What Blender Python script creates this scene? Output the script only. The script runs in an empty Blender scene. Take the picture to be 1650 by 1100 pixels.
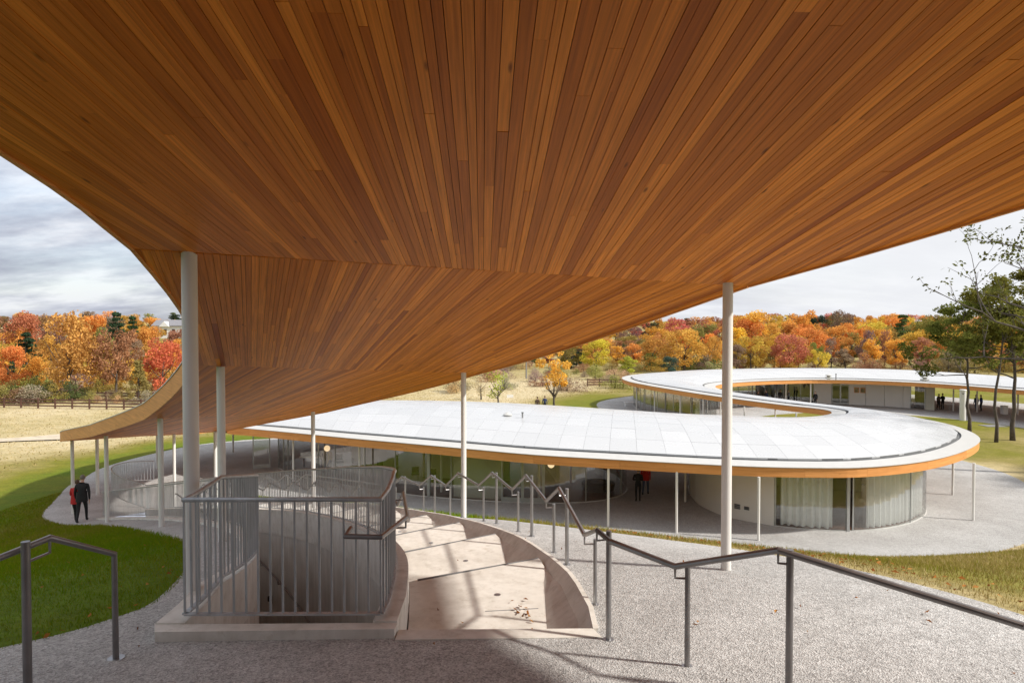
import bpy, bmesh, math, random
import numpy as np
from mathutils import Vector, Matrix
from mathutils.geometry import delaunay_2d_cdt
random.seed(7); rng = np.random.default_rng(11)
S = bpy.context.scene
C = S.collection
R = math.radians
H = 9.3                      # eye height above the lower plaza (z = 0)

# ------------------------------------------------------------------ camera, world, sun, exposure
PITCH = math.atan(25/1100)
cd = bpy.data.cameras.new('camera'); cam = bpy.data.objects.new('camera', cd); C.objects.link(cam)
cam.location = (0, 0, H); cam.rotation_euler = (R(90)-PITCH, 0, 0)
cd.sensor_width = 36; cd.lens = 24; cd.clip_start = 0.05; cd.clip_end = 5000
S.camera = cam
SUN_DIR = Vector((0.96, -0.28, 0)).normalized(); SUN_EL = R(40)
S.view_settings.view_transform = 'Standard'; S.view_settings.look = 'None'
S.view_settings.exposure = 0.86; S.view_settings.gamma = 1; S.view_settings.use_curve_mapping = False
W = bpy.data.worlds.new('World'); S.world = W; W.use_nodes = True
wt = W.node_tree; wt.nodes.clear()
def wn(t, **k):
    n = wt.nodes.new(t)
    for a, b in k.items(): setattr(n, a, b)
    return n
out = wn('ShaderNodeOutputWorld'); bg = wn('ShaderNodeBackground'); bg.inputs[1].default_value = 0.125
sky = wn('ShaderNodeTexSky'); sky.sky_type = 'NISHITA'; sky.sun_disc = False
sky.sun_elevation = SUN_EL; sky.sun_rotation = math.atan2(SUN_DIR.x, SUN_DIR.y); sky.air_density = 1.0; sky.dust_density = 1.5
tc = wn('ShaderNodeTexCoord'); sep = wn('ShaderNodeSeparateXYZ'); wt.links.new(tc.outputs['Generated'], sep.inputs[0])
add = wn('ShaderNodeMath', operation='ADD'); add.inputs[1].default_value = 0.22; wt.links.new(sep.outputs[2], add.inputs[0])
mx = wn('ShaderNodeMath', operation='MAXIMUM'); mx.inputs[1].default_value = 0.05; wt.links.new(add.outputs[0], mx.inputs[0])
comb = wn('ShaderNodeCombineXYZ')
for i in (0, 1):
    dv = wn('ShaderNodeMath', operation='DIVIDE'); wt.links.new(sep.outputs[i], dv.inputs[0]); wt.links.new(mx.outputs[0], dv.inputs[1])
    wt.links.new(dv.outputs[0], comb.inputs[i])
def wnoise(scale, detail, rough, loc):
    mp = wn('ShaderNodeMapping'); mp.inputs['Location'].default_value = loc; mp.inputs['Scale'].default_value = (scale, scale*1.7, scale)
    wt.links.new(comb.outputs[0], mp.inputs[0])
    n = wn('ShaderNodeTexNoise'); n.inputs['Scale'].default_value = 1; n.inputs['Detail'].default_value = detail; n.inputs['Roughness'].default_value = rough
    wt.links.new(mp.outputs[0], n.inputs['Vector']); return n
def wramp(src, stops):
    r = wn('ShaderNodeValToRGB'); e = r.color_ramp.elements
    while len(e) < len(stops): e.new(0.5)
    for k, (p, c) in enumerate(stops): e[k].position = p; e[k].color = (*c, 1)
    wt.links.new(src, r.inputs[0]); return r
n1 = wnoise(0.9, 9, 0.58, (3.1, 1.7, 0)); n2 = wnoise(1.5, 8, 0.6, (9.3, 4.2, 2))
cover = wramp(n1.outputs[0], [(0.36, (0.72,)*3), (0.54, (0.97,)*3)])
shade = wramp(n2.outputs[0], [(0.36, (1.75, 1.85, 2.3)), (0.48, (2.5, 2.63, 3.05)), (0.62, (3.9, 4.0, 4.25))])
mixc = wn('ShaderNodeMix', data_type='RGBA')
wt.links.new(cover.outputs[0], mixc.inputs[0]); wt.links.new(sky.outputs[0], mixc.inputs[6]); wt.links.new(shade.outputs[0], mixc.inputs[7])
# thin veil of bright cloud around the sun's side of the sky
dotn = wn('ShaderNodeVectorMath', operation='DOT_PRODUCT'); wt.links.new(tc.outputs['Generated'], dotn.inputs[0])
dotn.inputs[1].default_value = (SUN_DIR.x*math.cos(SUN_EL), SUN_DIR.y*math.cos(SUN_EL), math.sin(SUN_EL))
vr = wn('ShaderNodeMapRange'); vr.inputs[1].default_value = -0.45; vr.inputs[2].default_value = 0.25; vr.inputs[3].default_value = 0.0; vr.inputs[4].default_value = 0.85
wt.links.new(dotn.outputs['Value'], vr.inputs[0])
mixv = wn('ShaderNodeMix', data_type='RGBA'); wt.links.new(vr.outputs[0], mixv.inputs[0]); wt.links.new(mixc.outputs[2], mixv.inputs[6])
mixv.inputs[7].default_value = (4.15, 4.2, 4.32, 1)
wt.links.new(mixv.outputs[2], bg.inputs[0]); wt.links.new(bg.outputs[0], out.inputs[0])
sd = bpy.data.lights.new('sun', 'SUN'); sd.energy = 3.05; sd.angle = R(2.8); sd.color = (1, 0.94, 0.85)
sun = bpy.data.objects.new('sun', sd); C.objects.link(sun)
sun.rotation_euler = Vector((SUN_DIR.x*math.cos(SUN_EL), SUN_DIR.y*math.cos(SUN_EL), math.sin(SUN_EL))).to_track_quat('Z', 'Y').to_euler()
sun.location = (40, -20, 60)

# ------------------------------------------------------------------ helpers
WL = {}
def tag(o, label=None, cat=None, group=None, kind=None):
    if label: o['label'] = label
    if cat: o['category'] = cat
    if group: o['group'] = group
    if kind: o['kind'] = kind
    return o
def thing(name, label, cat, loc=(0, 0, 0), group=None):
    o = bpy.data.objects.new(name, None); o.empty_display_size = 0.2; C.objects.link(o); o.location = loc
    WL[o] = Vector(loc); return tag(o, label, cat, group)
def mesh(name, V, F, mat=None, smooth=False, attrs=None, uv=None):
    me = bpy.data.meshes.new(name); me.from_pydata([tuple(map(float, v)) for v in V], [], [tuple(map(int, f)) for f in F])
    if mat is not None:
        for m in (mat if isinstance(mat, (list, tuple)) else [mat]): me.materials.append(m)
    if smooth: me.polygons.foreach_set('use_smooth', [True]*len(me.polygons))
    for k, (dom, vals) in (attrs or {}).items():
        a = me.attributes.new(k, 'FLOAT', dom); a.data.foreach_set('value', np.asarray(vals, dtype=np.float32))
    if uv is not None:
        l = me.uv_layers.new(name='UVMap'); l.data.foreach_set('uv', np.asarray(uv, dtype=np.float32).ravel())
    me.update(); return me
def link(name, me, parent=None, world=True):
    o = bpy.data.objects.new(name, me); C.objects.link(o); WL[o] = Vector((0, 0, 0))
    if parent is not None:
        o.parent = parent; WL[o] = WL.get(parent, Vector((0, 0, 0))).copy()
        if world and WL[o].length > 0: me.transform(Matrix.Translation(-WL[o]))
    return o
def obj(name, V, F, mat=None, parent=None, smooth=False, **k):
    return link(name, mesh(name, V, F, mat, smooth, **k), parent)
class MB:
    def __init__(s): s.V = []; s.F = []
    def add(s, V, F):
        b = len(s.V); s.V += [tuple(v) for v in V]; s.F += [tuple(i+b for i in f) for f in F]; return s
    def box(s, c, sx, sy, sz, rz=0):
        ca, sa = math.cos(rz), math.sin(rz)
        V = []
        for z in (-1, 1):
            for x, y in ((-1, -1), (1, -1), (1, 1), (-1, 1)):
                a, b = x*sx/2, y*sy/2
                V.append((c[0]+a*ca-b*sa, c[1]+a*sa+b*ca, c[2]+z*sz/2))
        return s.add(V, [(3, 2, 1, 0), (4, 5, 6, 7), (0, 1, 5, 4), (1, 2, 6, 5), (2, 3, 7, 6), (3, 0, 4, 7)])
    def tube(s, pts, r, n=8, cap=True):
        pts = [Vector(p) for p in pts]; rr = r if isinstance(r, (list, tuple)) else [r]*len(pts)
        V = []; F = []; prev = None
        for i, p in enumerate(pts):
            a = pts[max(0, i-1)]; b = pts[min(len(pts)-1, i+1)]
            if 0 < i < len(pts)-1: t = ((p-a).normalized()+(b-p).normalized())
            else: t = b-a
            if t.length < 1e-9: t = Vector((0, 0, 1))
            t.normalize()
            u = (prev - t*prev.dot(t)) if prev is not None else (Vector((0, 0, 1)) - t*t.z if abs(t.z) < 0.95 else Vector((1, 0, 0)) - t*t.x)
            u.normalize(); prev = u; w = t.cross(u)
            for k in range(n):
                q = 2*math.pi*k/n; V.append(p+(u*math.cos(q)+w*math.sin(q))*rr[i])
        for i in range(len(pts)-1):
            for k in range(n): F.append((i*n+k, i*n+(k+1) % n, (i+1)*n+(k+1) % n, (i+1)*n+k))
        if cap: F += [tuple(range(n-1, -1, -1)), tuple(range((len(pts)-1)*n, len(pts)*n))]
        return s.add(V, F)
    def cyl(s, p, r, h, n=20, r2=None): return s.tube([p, (p[0], p[1], p[2]+h)], [r, r if r2 is None else r2], n)
    def prism(s, poly, z0, z1):
        n = len(poly); zz = lambda z, p: z(p) if callable(z) else z
        V = [(p[0], p[1], zz(z0, p)) for p in poly]+[(p[0], p[1], zz(z1, p)) for p in poly]
        return s.add(V, [tuple(range(n-1, -1, -1)), tuple(range(n, 2*n))]+[(i, (i+1) % n, n+(i+1) % n, n+i) for i in range(n)])
    def strip(s, A, B, closed=False):
        n = len(A); m = n if closed else n-1
        return s.add(list(A)+list(B), [(i, (i+1) % n, n+(i+1) % n, n+i) for i in range(m)])
    def sweep(s, rings):                       # list of equal closed cross-sections
        n = len(rings[0]); V = [p for r_ in rings for p in r_]; F = []
        for i in range(len(rings)-1):
            for k in range(n): F.append((i*n+k, i*n+(k+1) % n, (i+1)*n+(k+1) % n, (i+1)*n+k))
        F += [tuple(range(n-1, -1, -1)), tuple(range((len(rings)-1)*n, len(rings)*n))]
        return s.add(V, F)
    def build(s, name, mat, parent=None, smooth=False, **k): return obj(name, s.V, s.F, mat, parent, smooth, **k)
def smooth_by_angle(o, ang=35):
    o.data.polygons.foreach_set('use_smooth', [True]*len(o.data.polygons)); o.data.set_sharp_from_angle(angle=R(ang)); return o
def crom(P, n=6, closed=False):
    P = [np.array(p, float) for p in P]; out_ = []; m = len(P)
    g = (lambda i: P[i % m]) if closed else (lambda i: P[i] if 0 <= i < m else (2*P[0]-P[1] if i < 0 else 2*P[-1]-P[-2]))
    for i in range(m if closed else m-1):
        p0, p1, p2, p3 = g(i-1), g(i), g(i+1), g(i+2)
        for k in range(n):
            t = k/n; out_.append(0.5*(2*p1+(p2-p0)*t+(2*p0-5*p1+4*p2-p3)*t*t+(3*p1-p0-3*p2+p3)*t**3))
    if not closed: out_.append(P[-1])
    return np.array(out_)
class Curve2:
    def __init__(s, P, n=12):
        s.P = crom(P, n); d = np.linalg.norm(np.diff(s.P, axis=0), axis=1); s.S = np.concatenate([[0], np.cumsum(d)]); s.L = s.S[-1]
    def at(s, t):
        if t <= 0: d = s.P[1]-s.P[0]; return s.P[0]+d/np.linalg.norm(d)*t
        if t >= s.L: d = s.P[-1]-s.P[-2]; return s.P[-1]+d/np.linalg.norm(d)*(t-s.L)
        return np.array([np.interp(t, s.S, s.P[:, k]) for k in range(s.P.shape[1])])
    def nrm(s, t):                                  # to the right of travel
        d = s.at(t+0.15)-s.at(t-0.15); d /= np.linalg.norm(d); return np.array([d[1], -d[0]])
    def off(s, t, o): return s.at(t)+s.nrm(t)*o
def inpoly(X, Y, P):
    X = np.asarray(X, float); Y = np.asarray(Y, float); c = np.zeros(X.shape, bool); P = np.asarray(P, float); j = len(P)-1
    for i in range(len(P)):
        yi, yj = P[i, 1], P[j, 1]
        if yi != yj: c ^= ((yi > Y) != (yj > Y)) & (X < (P[j, 0]-P[i, 0])*(Y-yi)/(yj-yi)+P[i, 0])
        j = i
    return c
def distpoly(X, Y, P, closed=True):
    X = np.asarray(X, float); Y = np.asarray(Y, float); P = np.asarray(P, float); d = np.full(X.shape, 1e9); n = len(P)
    for i in range(n if closed else n-1):
        a = P[i]; b = P[(i+1) % n]; ab = b-a; l = ab@ab+1e-12
        t = np.clip(((X-a[0])*ab[0]+(Y-a[1])*ab[1])/l, 0, 1); d = np.minimum(d, np.hypot(X-a[0]-t*ab[0], Y-a[1]-t*ab[1]))
    return d
def U(px, py, d):                                    # world point seen at photo pixel (px,py) at distance d along Y
    x = (px-825)/1100; y = (550-py)/1100; c, s_ = math.cos(PITCH), math.sin(PITCH)
    v = Vector((x, c+y*s_, -s_+y*c)); v *= d/v.y; return Vector((v.x, v.y, H+v.z))
def U0(px, py, z=0.0):                               # same, on the level z
    x = (px-825)/1100; y = (550-py)/1100; c, s_ = math.cos(PITCH), math.sin(PITCH)
    v = Vector((x, c+y*s_, -s_+y*c)); v *= (z-H)/v.z; return Vector((v.x, v.y, z))
def pxof(p): return 825+1100*p[0]/(p[1]*math.cos(PITCH)+(H-(p[2] if len(p) > 2 else 0))*math.sin(PITCH))

# ------------------------------------------------------------------ materials
class NT:
    def __init__(s, name):
        s.m = bpy.data.materials.new(name); s.m.use_nodes = True; s.t = s.m.node_tree; s.b = s.t.nodes['Principled BSDF']; s.o = s.t.nodes['Material Output']
    def n(s, t, **k):
        x = s.t.nodes.new('ShaderNode'+t)
        for a, b in k.items():
            if a.startswith('i_'): x.inputs[a[2:].replace('_', ' ')].default_value = b
            else: setattr(x, a, b)
        return x
    def l(s, a, b): s.t.links.new(a, b)
    def coord(s, kind='Object', scale=(1, 1, 1)):
        t = s.n('TexCoord'); m = s.n('Mapping'); m.inputs['Scale'].default_value = scale; s.l(t.outputs[kind], m.inputs[0]); return m.outputs[0]
    def pos(s, scale=(1, 1, 1)):
        g = s.n('NewGeometry'); m = s.n('Mapping'); m.inputs['Scale'].default_value = scale; s.l(g.outputs['Position'], m.inputs[0]); return m.outputs[0]
    def noise(s, vec, scale=5, detail=4, rough=0.55):
        x = s.n('TexNoise'); x.inputs['Scale'].default_value = scale; x.inputs['Detail'].default_value = detail; x.inputs['Roughness'].default_value = rough; s.l(vec, x.inputs['Vector']); return x.outputs[0]
    def ramp(s, src, stops, interp='LINEAR'):
        r = s.n('ValToRGB'); r.color_ramp.interpolation = interp; e = r.color_ramp.elements
        while len(e) < len(stops): e.new(0.5)
        for k, (p, c) in enumerate(stops): e[k].position = p; e[k].color = (*(c if hasattr(c, '__len__') else (c, c, c)), 1)
        s.l(src, r.inputs[0]); return r.outputs[0]
    def mix(s, f, a, b, mode='MIX'):
        x = s.n('Mix', data_type='RGBA', blend_type=mode)
        for i, v in ((0, f), (6, a), (7, b)):
            if isinstance(v, (int, float)): x.inputs[i].default_value = v
            elif isinstance(v, tuple): x.inputs[i].default_value = (*v, 1)
            else: s.l(v, x.inputs[i])
        return x.outputs[2]
    def attr(s, name): return s.n('Attribute', attribute_name=name).outputs['Fac']
    def math(s, op, a, b):
        x = s.n('Math', operation=op)
        for i, v in ((0, a), (1, b)):
            if isinstance(v, (int, float)): x.inputs[i].default_value = v
            else: s.l(v, x.inputs[i])
        return x.outputs[0]
    def bump(s, h, strength=0.3, dist=0.02):
        x = s.n('Bump'); x.inputs['Strength'].default_value = strength; x.inputs['Distance'].default_value = dist; s.l(h, x.inputs['Height']); s.l(x.outputs[0], s.b.inputs['Normal'])
    def base(s, v, rough=0.6, metal=0.0, spec=None):
        if isinstance(v, tuple): s.b.inputs['Base Color'].default_value = (*v, 1)
        else: s.l(v, s.b.inputs['Base Color'])
        if isinstance(rough, (int, float)): s.b.inputs['Roughness'].default_value = rough
        else: s.l(rough, s.b.inputs['Roughness'])
        s.b.inputs['Metallic'].default_value = metal
        if spec is not None: s.b.inputs['Specular IOR Level'].default_value = spec
        return s.m
def simple(name, col, rough=0.6, metal=0.0, var=0.12, scale=3.0, spec=None):
    t = NT(name); n = t.noise(t.pos(), scale, 5); c = t.ramp(n, [(0.3, tuple(x*(1-var) for x in col)), (0.7, tuple(min(1, x*(1+var)) for x in col))])
    t.base(c, rough, metal, spec); return t.m
M = {}
def mk_wood(name, dark, light, rough=0.42):
    t = NT(name); uv = t.coord('UV'); tone = t.attr('tone')
    mp = t.n('Mapping'); t.l(uv, mp.inputs[0]); mp.inputs['Scale'].default_value = (1.2, 60, 1)
    g = t.noise(mp.outputs[0], 1.0, 5, 0.6)
    mp2 = t.n('Mapping'); t.l(uv, mp2.inputs[0]); mp2.inputs['Scale'].default_value = (0.5, 9, 1)
    g2 = t.noise(mp2.outputs[0], 1.0, 3, 0.5)
    c = t.ramp(tone, [(0.0, dark), (0.5, tuple((a+b)/2 for a, b in zip(dark, light))), (1.0, light)])
    c = t.mix(0.8, c, t.ramp(g, [(0.32, (0.66, 0.60, 0.54)), (0.62, (1.08, 1.08, 1.08))]), 'MULTIPLY')
    c = t.mix(0.5, c, t.ramp(g2, [(0.3, (0.74, 0.70, 0.66)), (0.6, (1.06, 1.06, 1.06))]), 'MULTIPLY')
    # knots
    mp3 = t.n('Mapping'); t.l(uv, mp3.inputs[0]); mp3.inputs['Scale'].default_value = (2.4, 11, 1)
    v = t.n('TexVoronoi'); v.inputs['Scale'].default_value = 0.55; t.l(mp3.outputs[0], v.inputs['Vector'])
    c = t.mix(1.0, c, t.ramp(v.outputs['Distance'], [(0.03, (0.35, 0.28, 0.22)), (0.085, (1, 1, 1))]), 'MULTIPLY')
    t.bump(g, 0.12, 0.004); return t.base(c, rough, 0.0, 0.12)
M['soffit'] = mk_wood('cedar_soffit', (0.40, 0.083, 0.008), (0.97, 0.335, 0.047))
M['fascia'] = mk_wood('fascia_wood', (0.66, 0.29, 0.095), (0.79, 0.385, 0.14), 0.5)
M['dark_gap'] = simple('board_backing', (0.045, 0.025, 0.015), 0.9)
M['roof'] = None
t = NT('white_roof_panel'); tone = t.attr('tone'); n = t.noise(t.pos((0.6, 0.6, 1)), 1.3, 6)
c = t.ramp(tone, [(0, (0.48, 0.49, 0.505)), (1, (0.53, 0.54, 0.555))]); c = t.mix(0.5, c, t.ramp(n, [(0.3, (0.96, 0.96, 0.96)), (0.7, (1, 1, 1))]), 'MULTIPLY')
M['roof'] = t.base(c, t.ramp(n, [(0.3, 0.2), (0.7, 0.34)]), 0.0, 0.4)
M['ledge'] = simple('white_coated_ledge', (0.50, 0.495, 0.48), 0.45, var=0.05)
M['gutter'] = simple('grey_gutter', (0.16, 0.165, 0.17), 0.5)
M['column'] = simple('white_painted_steel', (0.70, 0.685, 0.66), 0.42, var=0.03, scale=1.2)
M['steel'] = simple('brushed_steel', (0.34, 0.335, 0.34), 0.36, 0.85, var=0.15, scale=9)
M['railsteel'] = simple('dark_rail_steel', (0.25, 0.24, 0.24), 0.38, 0.75, var=0.15, scale=6)
t = NT('galvanised_steel'); n = t.noise(t.pos((5, 5, 0.8)), 2.2, 6); v = t.n('TexVoronoi'); v.inputs['Scale'].default_value = 14; t.l(t.pos((1, 1, 0.3)), v.inputs['Vector'])
c = t.mix(0.5, t.ramp(n, [(0.3, (0.28, 0.30, 0.315)), (0.7, (0.52, 0.55, 0.57))]), t.ramp(v.outputs['Color'], [(0, (0.32, 0.34, 0.355)), (1, (0.54, 0.56, 0.58))]))
M['galv'] = t.base(c, 0.42, 0.4)
t = NT('cast_concrete'); n = t.noise(t.pos(), 2.2, 8, 0.62); n2 = t.noise(t.pos((9, 9, 0.9)), 1.0, 4); n3 = t.noise(t.pos(), 60, 3)
c = t.ramp(n, [(0.28, (0.54, 0.505, 0.455)), (0.5, (0.66, 0.63, 0.58)), (0.72, (0.72, 0.695, 0.65))]); c = t.mix(0.35, c, t.ramp(n2, [(0.3, (0.72, 0.7, 0.67)), (0.6, (1.05, 1.05, 1.05))]), 'MULTIPLY')
n5 = t.noise(t.pos(), 7.0, 6, 0.7); c = t.mix(0.75, c, t.ramp(n5, [(0.30, (0.74, 0.70, 0.65)), (0.46, (1, 1, 1))]), 'MULTIPLY'); t.bump(n3, 0.15, 0.003); M['concrete'] = t.base(c, 0.82)
t = NT('shaft_concrete'); n = t.noise(t.pos(), 1.4, 8, 0.6); n2 = t.noise(t.pos((6, 6, 0.5)), 1.0, 4)
c = t.ramp(n, [(0.28, (0.52, 0.485, 0.44)), (0.7, (0.70, 0.665, 0.62))]); c = t.mix(0.5, c, t.ramp(n2, [(0.3, (0.7, 0.68, 0.66)), (0.6, (1.05, 1.05, 1.05))]), 'MULTIPLY')
M['shaft'] = t.base(c, 0.85)
def mk_gravel(name, k=1.0):
    t = NT(name); p = t.pos()
    v = t.n('TexVoronoi'); v.inputs['Scale'].default_value = 78; t.l(p, v.inputs['Vector'])
    w = t.n('TexVoronoi'); w.inputs['Scale'].default_value = 34; t.l(p, w.inputs['Vector'])
    n = t.noise(p, 0.45, 7, 0.6); n4 = t.noise(p, 5.0, 5, 0.7)
    c = t.ramp(v.outputs['Color'], [(0.1, (0.155*k, 0.15*k, 0.147*k)), (0.45, (0.37*k, 0.367*k, 0.362*k)), (0.9, (0.635*k, 0.635*k, 0.63*k))])
    c = t.mix(0.35, c, t.ramp(w.outputs['Color'], [(0.1, (0.265*k, 0.26*k, 0.255*k)), (0.9, (0.615*k, 0.615*k, 0.605*k))]))
    c = t.mix(0.9, c, t.ramp(n, [(0.3, (0.78, 0.77, 0.76)), (0.65, (1.06, 1.06, 1.06))]), 'MULTIPLY')
    c = t.mix(0.6, c, t.ramp(n4, [(0.35, (0.8, 0.79, 0.78)), (0.6, (1.05, 1.05, 1.05))]), 'MULTIPLY')
    t.bump(v.outputs['Distance'], 0.7, 0.012); return t.base(c, 0.9)
M['gravel'] = mk_gravel('crushed_gravel', 1.08); M['plaza'] = mk_gravel('plaza_gravel', 0.98)
t = NT('turf_soil'); p = t.pos(); dry = t.attr('dry'); n = t.noise(p, 0.35, 8, 0.65); n2 = t.noise(p, 9, 5, 0.7); n3 = t.noise(p, 1.7, 6, 0.65)
dd = t.math('ADD', dry, t.math('MULTIPLY', t.math('SUBTRACT', n, 0.5), 0.55))
c = t.ramp(dd, [(0.05, (0.105, 0.16, 0.009)), (0.33, (0.18, 0.175, 0.02)), (0.58, (0.28, 0.23, 0.08)), (0.8, (0.47, 0.385, 0.21)), (1.0, (0.57, 0.48, 0.31))])
c = t.mix(0.8, c, t.ramp(n2, [(0.3, (0.62, 0.62, 0.62)), (0.65, (1.12, 1.12, 1.12))]), 'MULTIPLY'); c = t.mix(0.7, c, t.ramp(n3, [(0.3, (0.72, 0.75, 0.72)), (0.65, (1.12, 1.1, 1.08))]), 'MULTIPLY')
t.bump(n2, 0.6, 0.05); M['turf'] = t.base(c, 0.95, spec=0.15)
def mk_leaf(name, cols=None, trans=0.35):
    t = NT(name)
    if cols is None:
        oi = t.n('ObjectInfo'); base = oi.outputs['Color']; tone = t.attr('tone')
        c = t.mix(1.0, base, t.ramp(tone, [(0, (0.58, 0.50, 0.50)), (0.5, (1, 1, 1)), (1.0, (1.42, 1.5, 1.4))]), 'MULTIPLY')
    else: c = t.ramp(t.attr('tone'), cols)
    d = t.n('BsdfDiffuse'); tr = t.n('BsdfTranslucent'); mixs = t.n('MixShader'); mixs.inputs[0].default_value = trans
    t.l(c, d.inputs[0]); t.l(c, tr.inputs[0]); t.l(d.outputs[0], mixs.inputs[1]); t.l(tr.outputs[0], mixs.inputs[2]); t.l(mixs.outputs[0], t.o.inputs[0]); return t.m
M['leaf'] = mk_leaf('autumn_foliage')
M['blade'] = mk_leaf('grass_blade', [(0.0, (0.13, 0.225, 0.006)), (0.25, (0.20, 0.225, 0.012)), (0.5, (0.24, 0.205, 0.045)), (0.75, (0.38, 0.29, 0.12)), (1.0, (0.55, 0.45, 0.28))], 0.3)
M['dead_leaf'] = mk_leaf('fallen_leaf', [(0, (0.16, 0.06, 0.02)), (0.5, (0.30, 0.12, 0.03)), (1, (0.42, 0.22, 0.07))], 0.1)
M['bark'] = simple('bark', (0.085, 0.068, 0.055), 0.9, var=0.35, scale=4)
M['dark_wood'] = simple('stained_fence_wood', (0.105, 0.05, 0.035), 0.8, var=0.3, scale=3)
def mk_glass(name, tint=(0.86, 0.92, 0.88), f0=0.07):
    t = NT(name); tr = t.n('BsdfTransparent'); tr.inputs[0].default_value = (*tint, 1); gl = t.n('BsdfGlossy'); gl.inputs['Roughness'].default_value = 0.0
    fr = t.n('LayerWeight'); fr.inputs[0].default_value = 0.5
    k = t.ramp(fr.outputs['Facing'], [(0.0, f0), (0.55, f0*2.2), (0.85, 0.5), (1.0, 0.95)])
    ms = t.n('MixShader'); t.l(k, ms.inputs[0]); t.l(tr.outputs[0], ms.inputs[1]); t.l(gl.outputs[0], ms.inputs[2]); t.l(ms.outputs[0], t.o.inputs[0]); return t.m
M['glass'] = mk_glass('clear_glass', (0.93, 0.938, 0.925), 0.10)
M['wall'] = simple('painted_wall', (0.66, 0.645, 0.61), 0.6, var=0.03, scale=0.7)
M['olive_wall'] = simple('plaster_wall', (0.50, 0.485, 0.40), 0.7, var=0.06, scale=1.0)
M['brownfloor'] = simple('brown_floor', (0.17, 0.085, 0.055), 0.35, var=0.15, scale=2)
M['frame'] = simple('anodised_frame', (0.42, 0.43, 0.43), 0.4, 0.6)
M['curtain'] = simple('curtain_cloth', (0.86, 0.87, 0.87), 0.85, var=0.03)
M['black'] = simple('black_item', (0.018, 0.018, 0.02), 0.55)
M['grey'] = simple('grey_item', (0.2, 0.2, 0.2), 0.6)
M['white'] = simple('white_item', (0.78, 0.78, 0.77), 0.5, var=0.03)
M['cushion'] = simple('dark_seat', (0.07, 0.06, 0.055), 0.7)
M['shingle'] = simple('grey_shingle', (0.22, 0.22, 0.24), 0.8)
M['brick'] = simple('brick_red', (0.35, 0.14, 0.09), 0.8)
M['picture'] = simple('picture_print', (0.25, 0.2, 0.09), 0.6, var=0.6, scale=3)
t = NT('lit_globe'); t.b.inputs['Emission Color'].default_value = (1, 0.72, 0.42, 1); t.b.inputs['Emission Strength'].default_value = 0.75; M['globe'] = t.base((0.9, 0.75, 0.55), 0.4)

# ------------------------------------------------------------------ plan of the place (metres; z relative to the eye, then +H)
GL = Curve2([(-2.72, 5.62), (-2.745, 6.25), (-2.99, 7.7), (-3.52, 9.45), (-4.6, 12.0), (-6.4, 15.3), (-9.2, 19.2), (-12.6, 23.2), (-16.4, 27.2)])   # outer edge of the stairwell
SEND = GL.L
def OR_(s): return 3.40+0.24*min(1, max(0, s)/7)
def prof(s): return -2.55 if s < 0.9 else -2.55-0.2065*(s-0.9)     # paving level along the stair
CREST = [(4.6, 6.1, -2.55), (4.1, 7.3, -2.66), (3.2, 9.4, -3.1), (1.9, 11.8, -3.62), (0.9, 13.2, -3.92), (-1.05, 15.3, -4.42), (-2.6, 17.0, -4.8)]
# roof ribbon: (outer edge, inner edge) pairs
PAIRS = [((-17.9, 42.6), (-24.6, 43.5)), ((-17.2, 41.4), (-23.4, 49)), ((-15.7, 40.7), (-20, 52.8)), ((-12.2, 38.95), (-15, 55)), ((-9, 37.3), (-10.5, 56)), ((-5.7, 35.7), (-5, 55.6)), ((-2.3, 34.05), (0, 54)),
         ((1.03, 32.45), (4, 52)), ((4.96, 31.2), (8, 49.7)), ((9.6, 29.9), (12, 47.5)), ((12.7, 29.45), (15, 46.5)), ((15.5, 29.6), (17.5, 45.8)), ((19, 31.05), (19.4, 45.7)),
         ((22.6, 33.8), (20.9, 46.3)), ((25.6, 37.3), (22.2, 47.4)), ((27.1, 41.6), (22.8, 48.5)), ((27.0, 45.8), (23.0, 49.5)), ((25.6, 49.6), (22.6, 50.8)),
         ((24.0, 53), (21.1, 52.9)), ((22.3, 57.5), (18.9, 57.2)), ((21.1, 61), (17.1, 61.3)), ((20.3, 64.3), (15.5, 65.8)), ((20.2, 67.5), (14.0, 70.6)), ((21.2, 70.6), (12.9, 75.8)),
         ((23.6, 73.4), (13.2, 81.3)), ((27, 75.6), (15.8, 86.3)), ((31, 77.2), (21, 91)), ((35, 77.9), (28, 94.2)), ((40, 76.6), (38, 96)), ((44.7, 72.9), (50, 93)), ((47.6, 67.5), (57, 83)), ((49.2, 63), (61, 72)), ((50, 58), (62, 62))]
RN = crom([p[0] for p in PAIRS], 6); RF = crom([p[1] for p in PAIRS], 6)
def offs(P, o):
    P = np.asarray(P, float); d = np.gradient(P, axis=0); d /= np.linalg.norm(d, axis=1)[:, None]; return P+np.stack([d[:, 1], -d[:, 0]], 1)*o
ctl = []
for Y in (-30, -18, -8, 0):
    for X in (-30, -10, -3, 3, 10, 30): ctl.append((X, Y, {-30: 1.6, -18: 0.9, -8: -0.45, 0: -1.65}[Y]-0.02*abs(X)))
ctl += [(-7, 4.6, -2.5), (-5, 5, -2.55), (-3, 5.2, -2.55), (0, 5.1, -2.55), (2, 5.0, -2.55), (4.6, 4.4, -2.5), (7, 4, -2.75), (2.4, 7.6, -2.7), (1.5, 9.5, -3.1)]
for s in (0, 3, 6, 9, 12, 15, 18, 21, 24, SEND):
    for o in (-2.2, -0.3, 4.0): p = GL.off(s, o); ctl.append((p[0], p[1], prof(s)+(0.02 if o > 3 else -0.02)))
    for o, dz in ((-9, -0.45), (-20, -0.7)):
        p = GL.off(s, o); ctl.append((p[0], p[1], prof(s)+dz-0.05*max(0, s-6)*(-o/20)))
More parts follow.
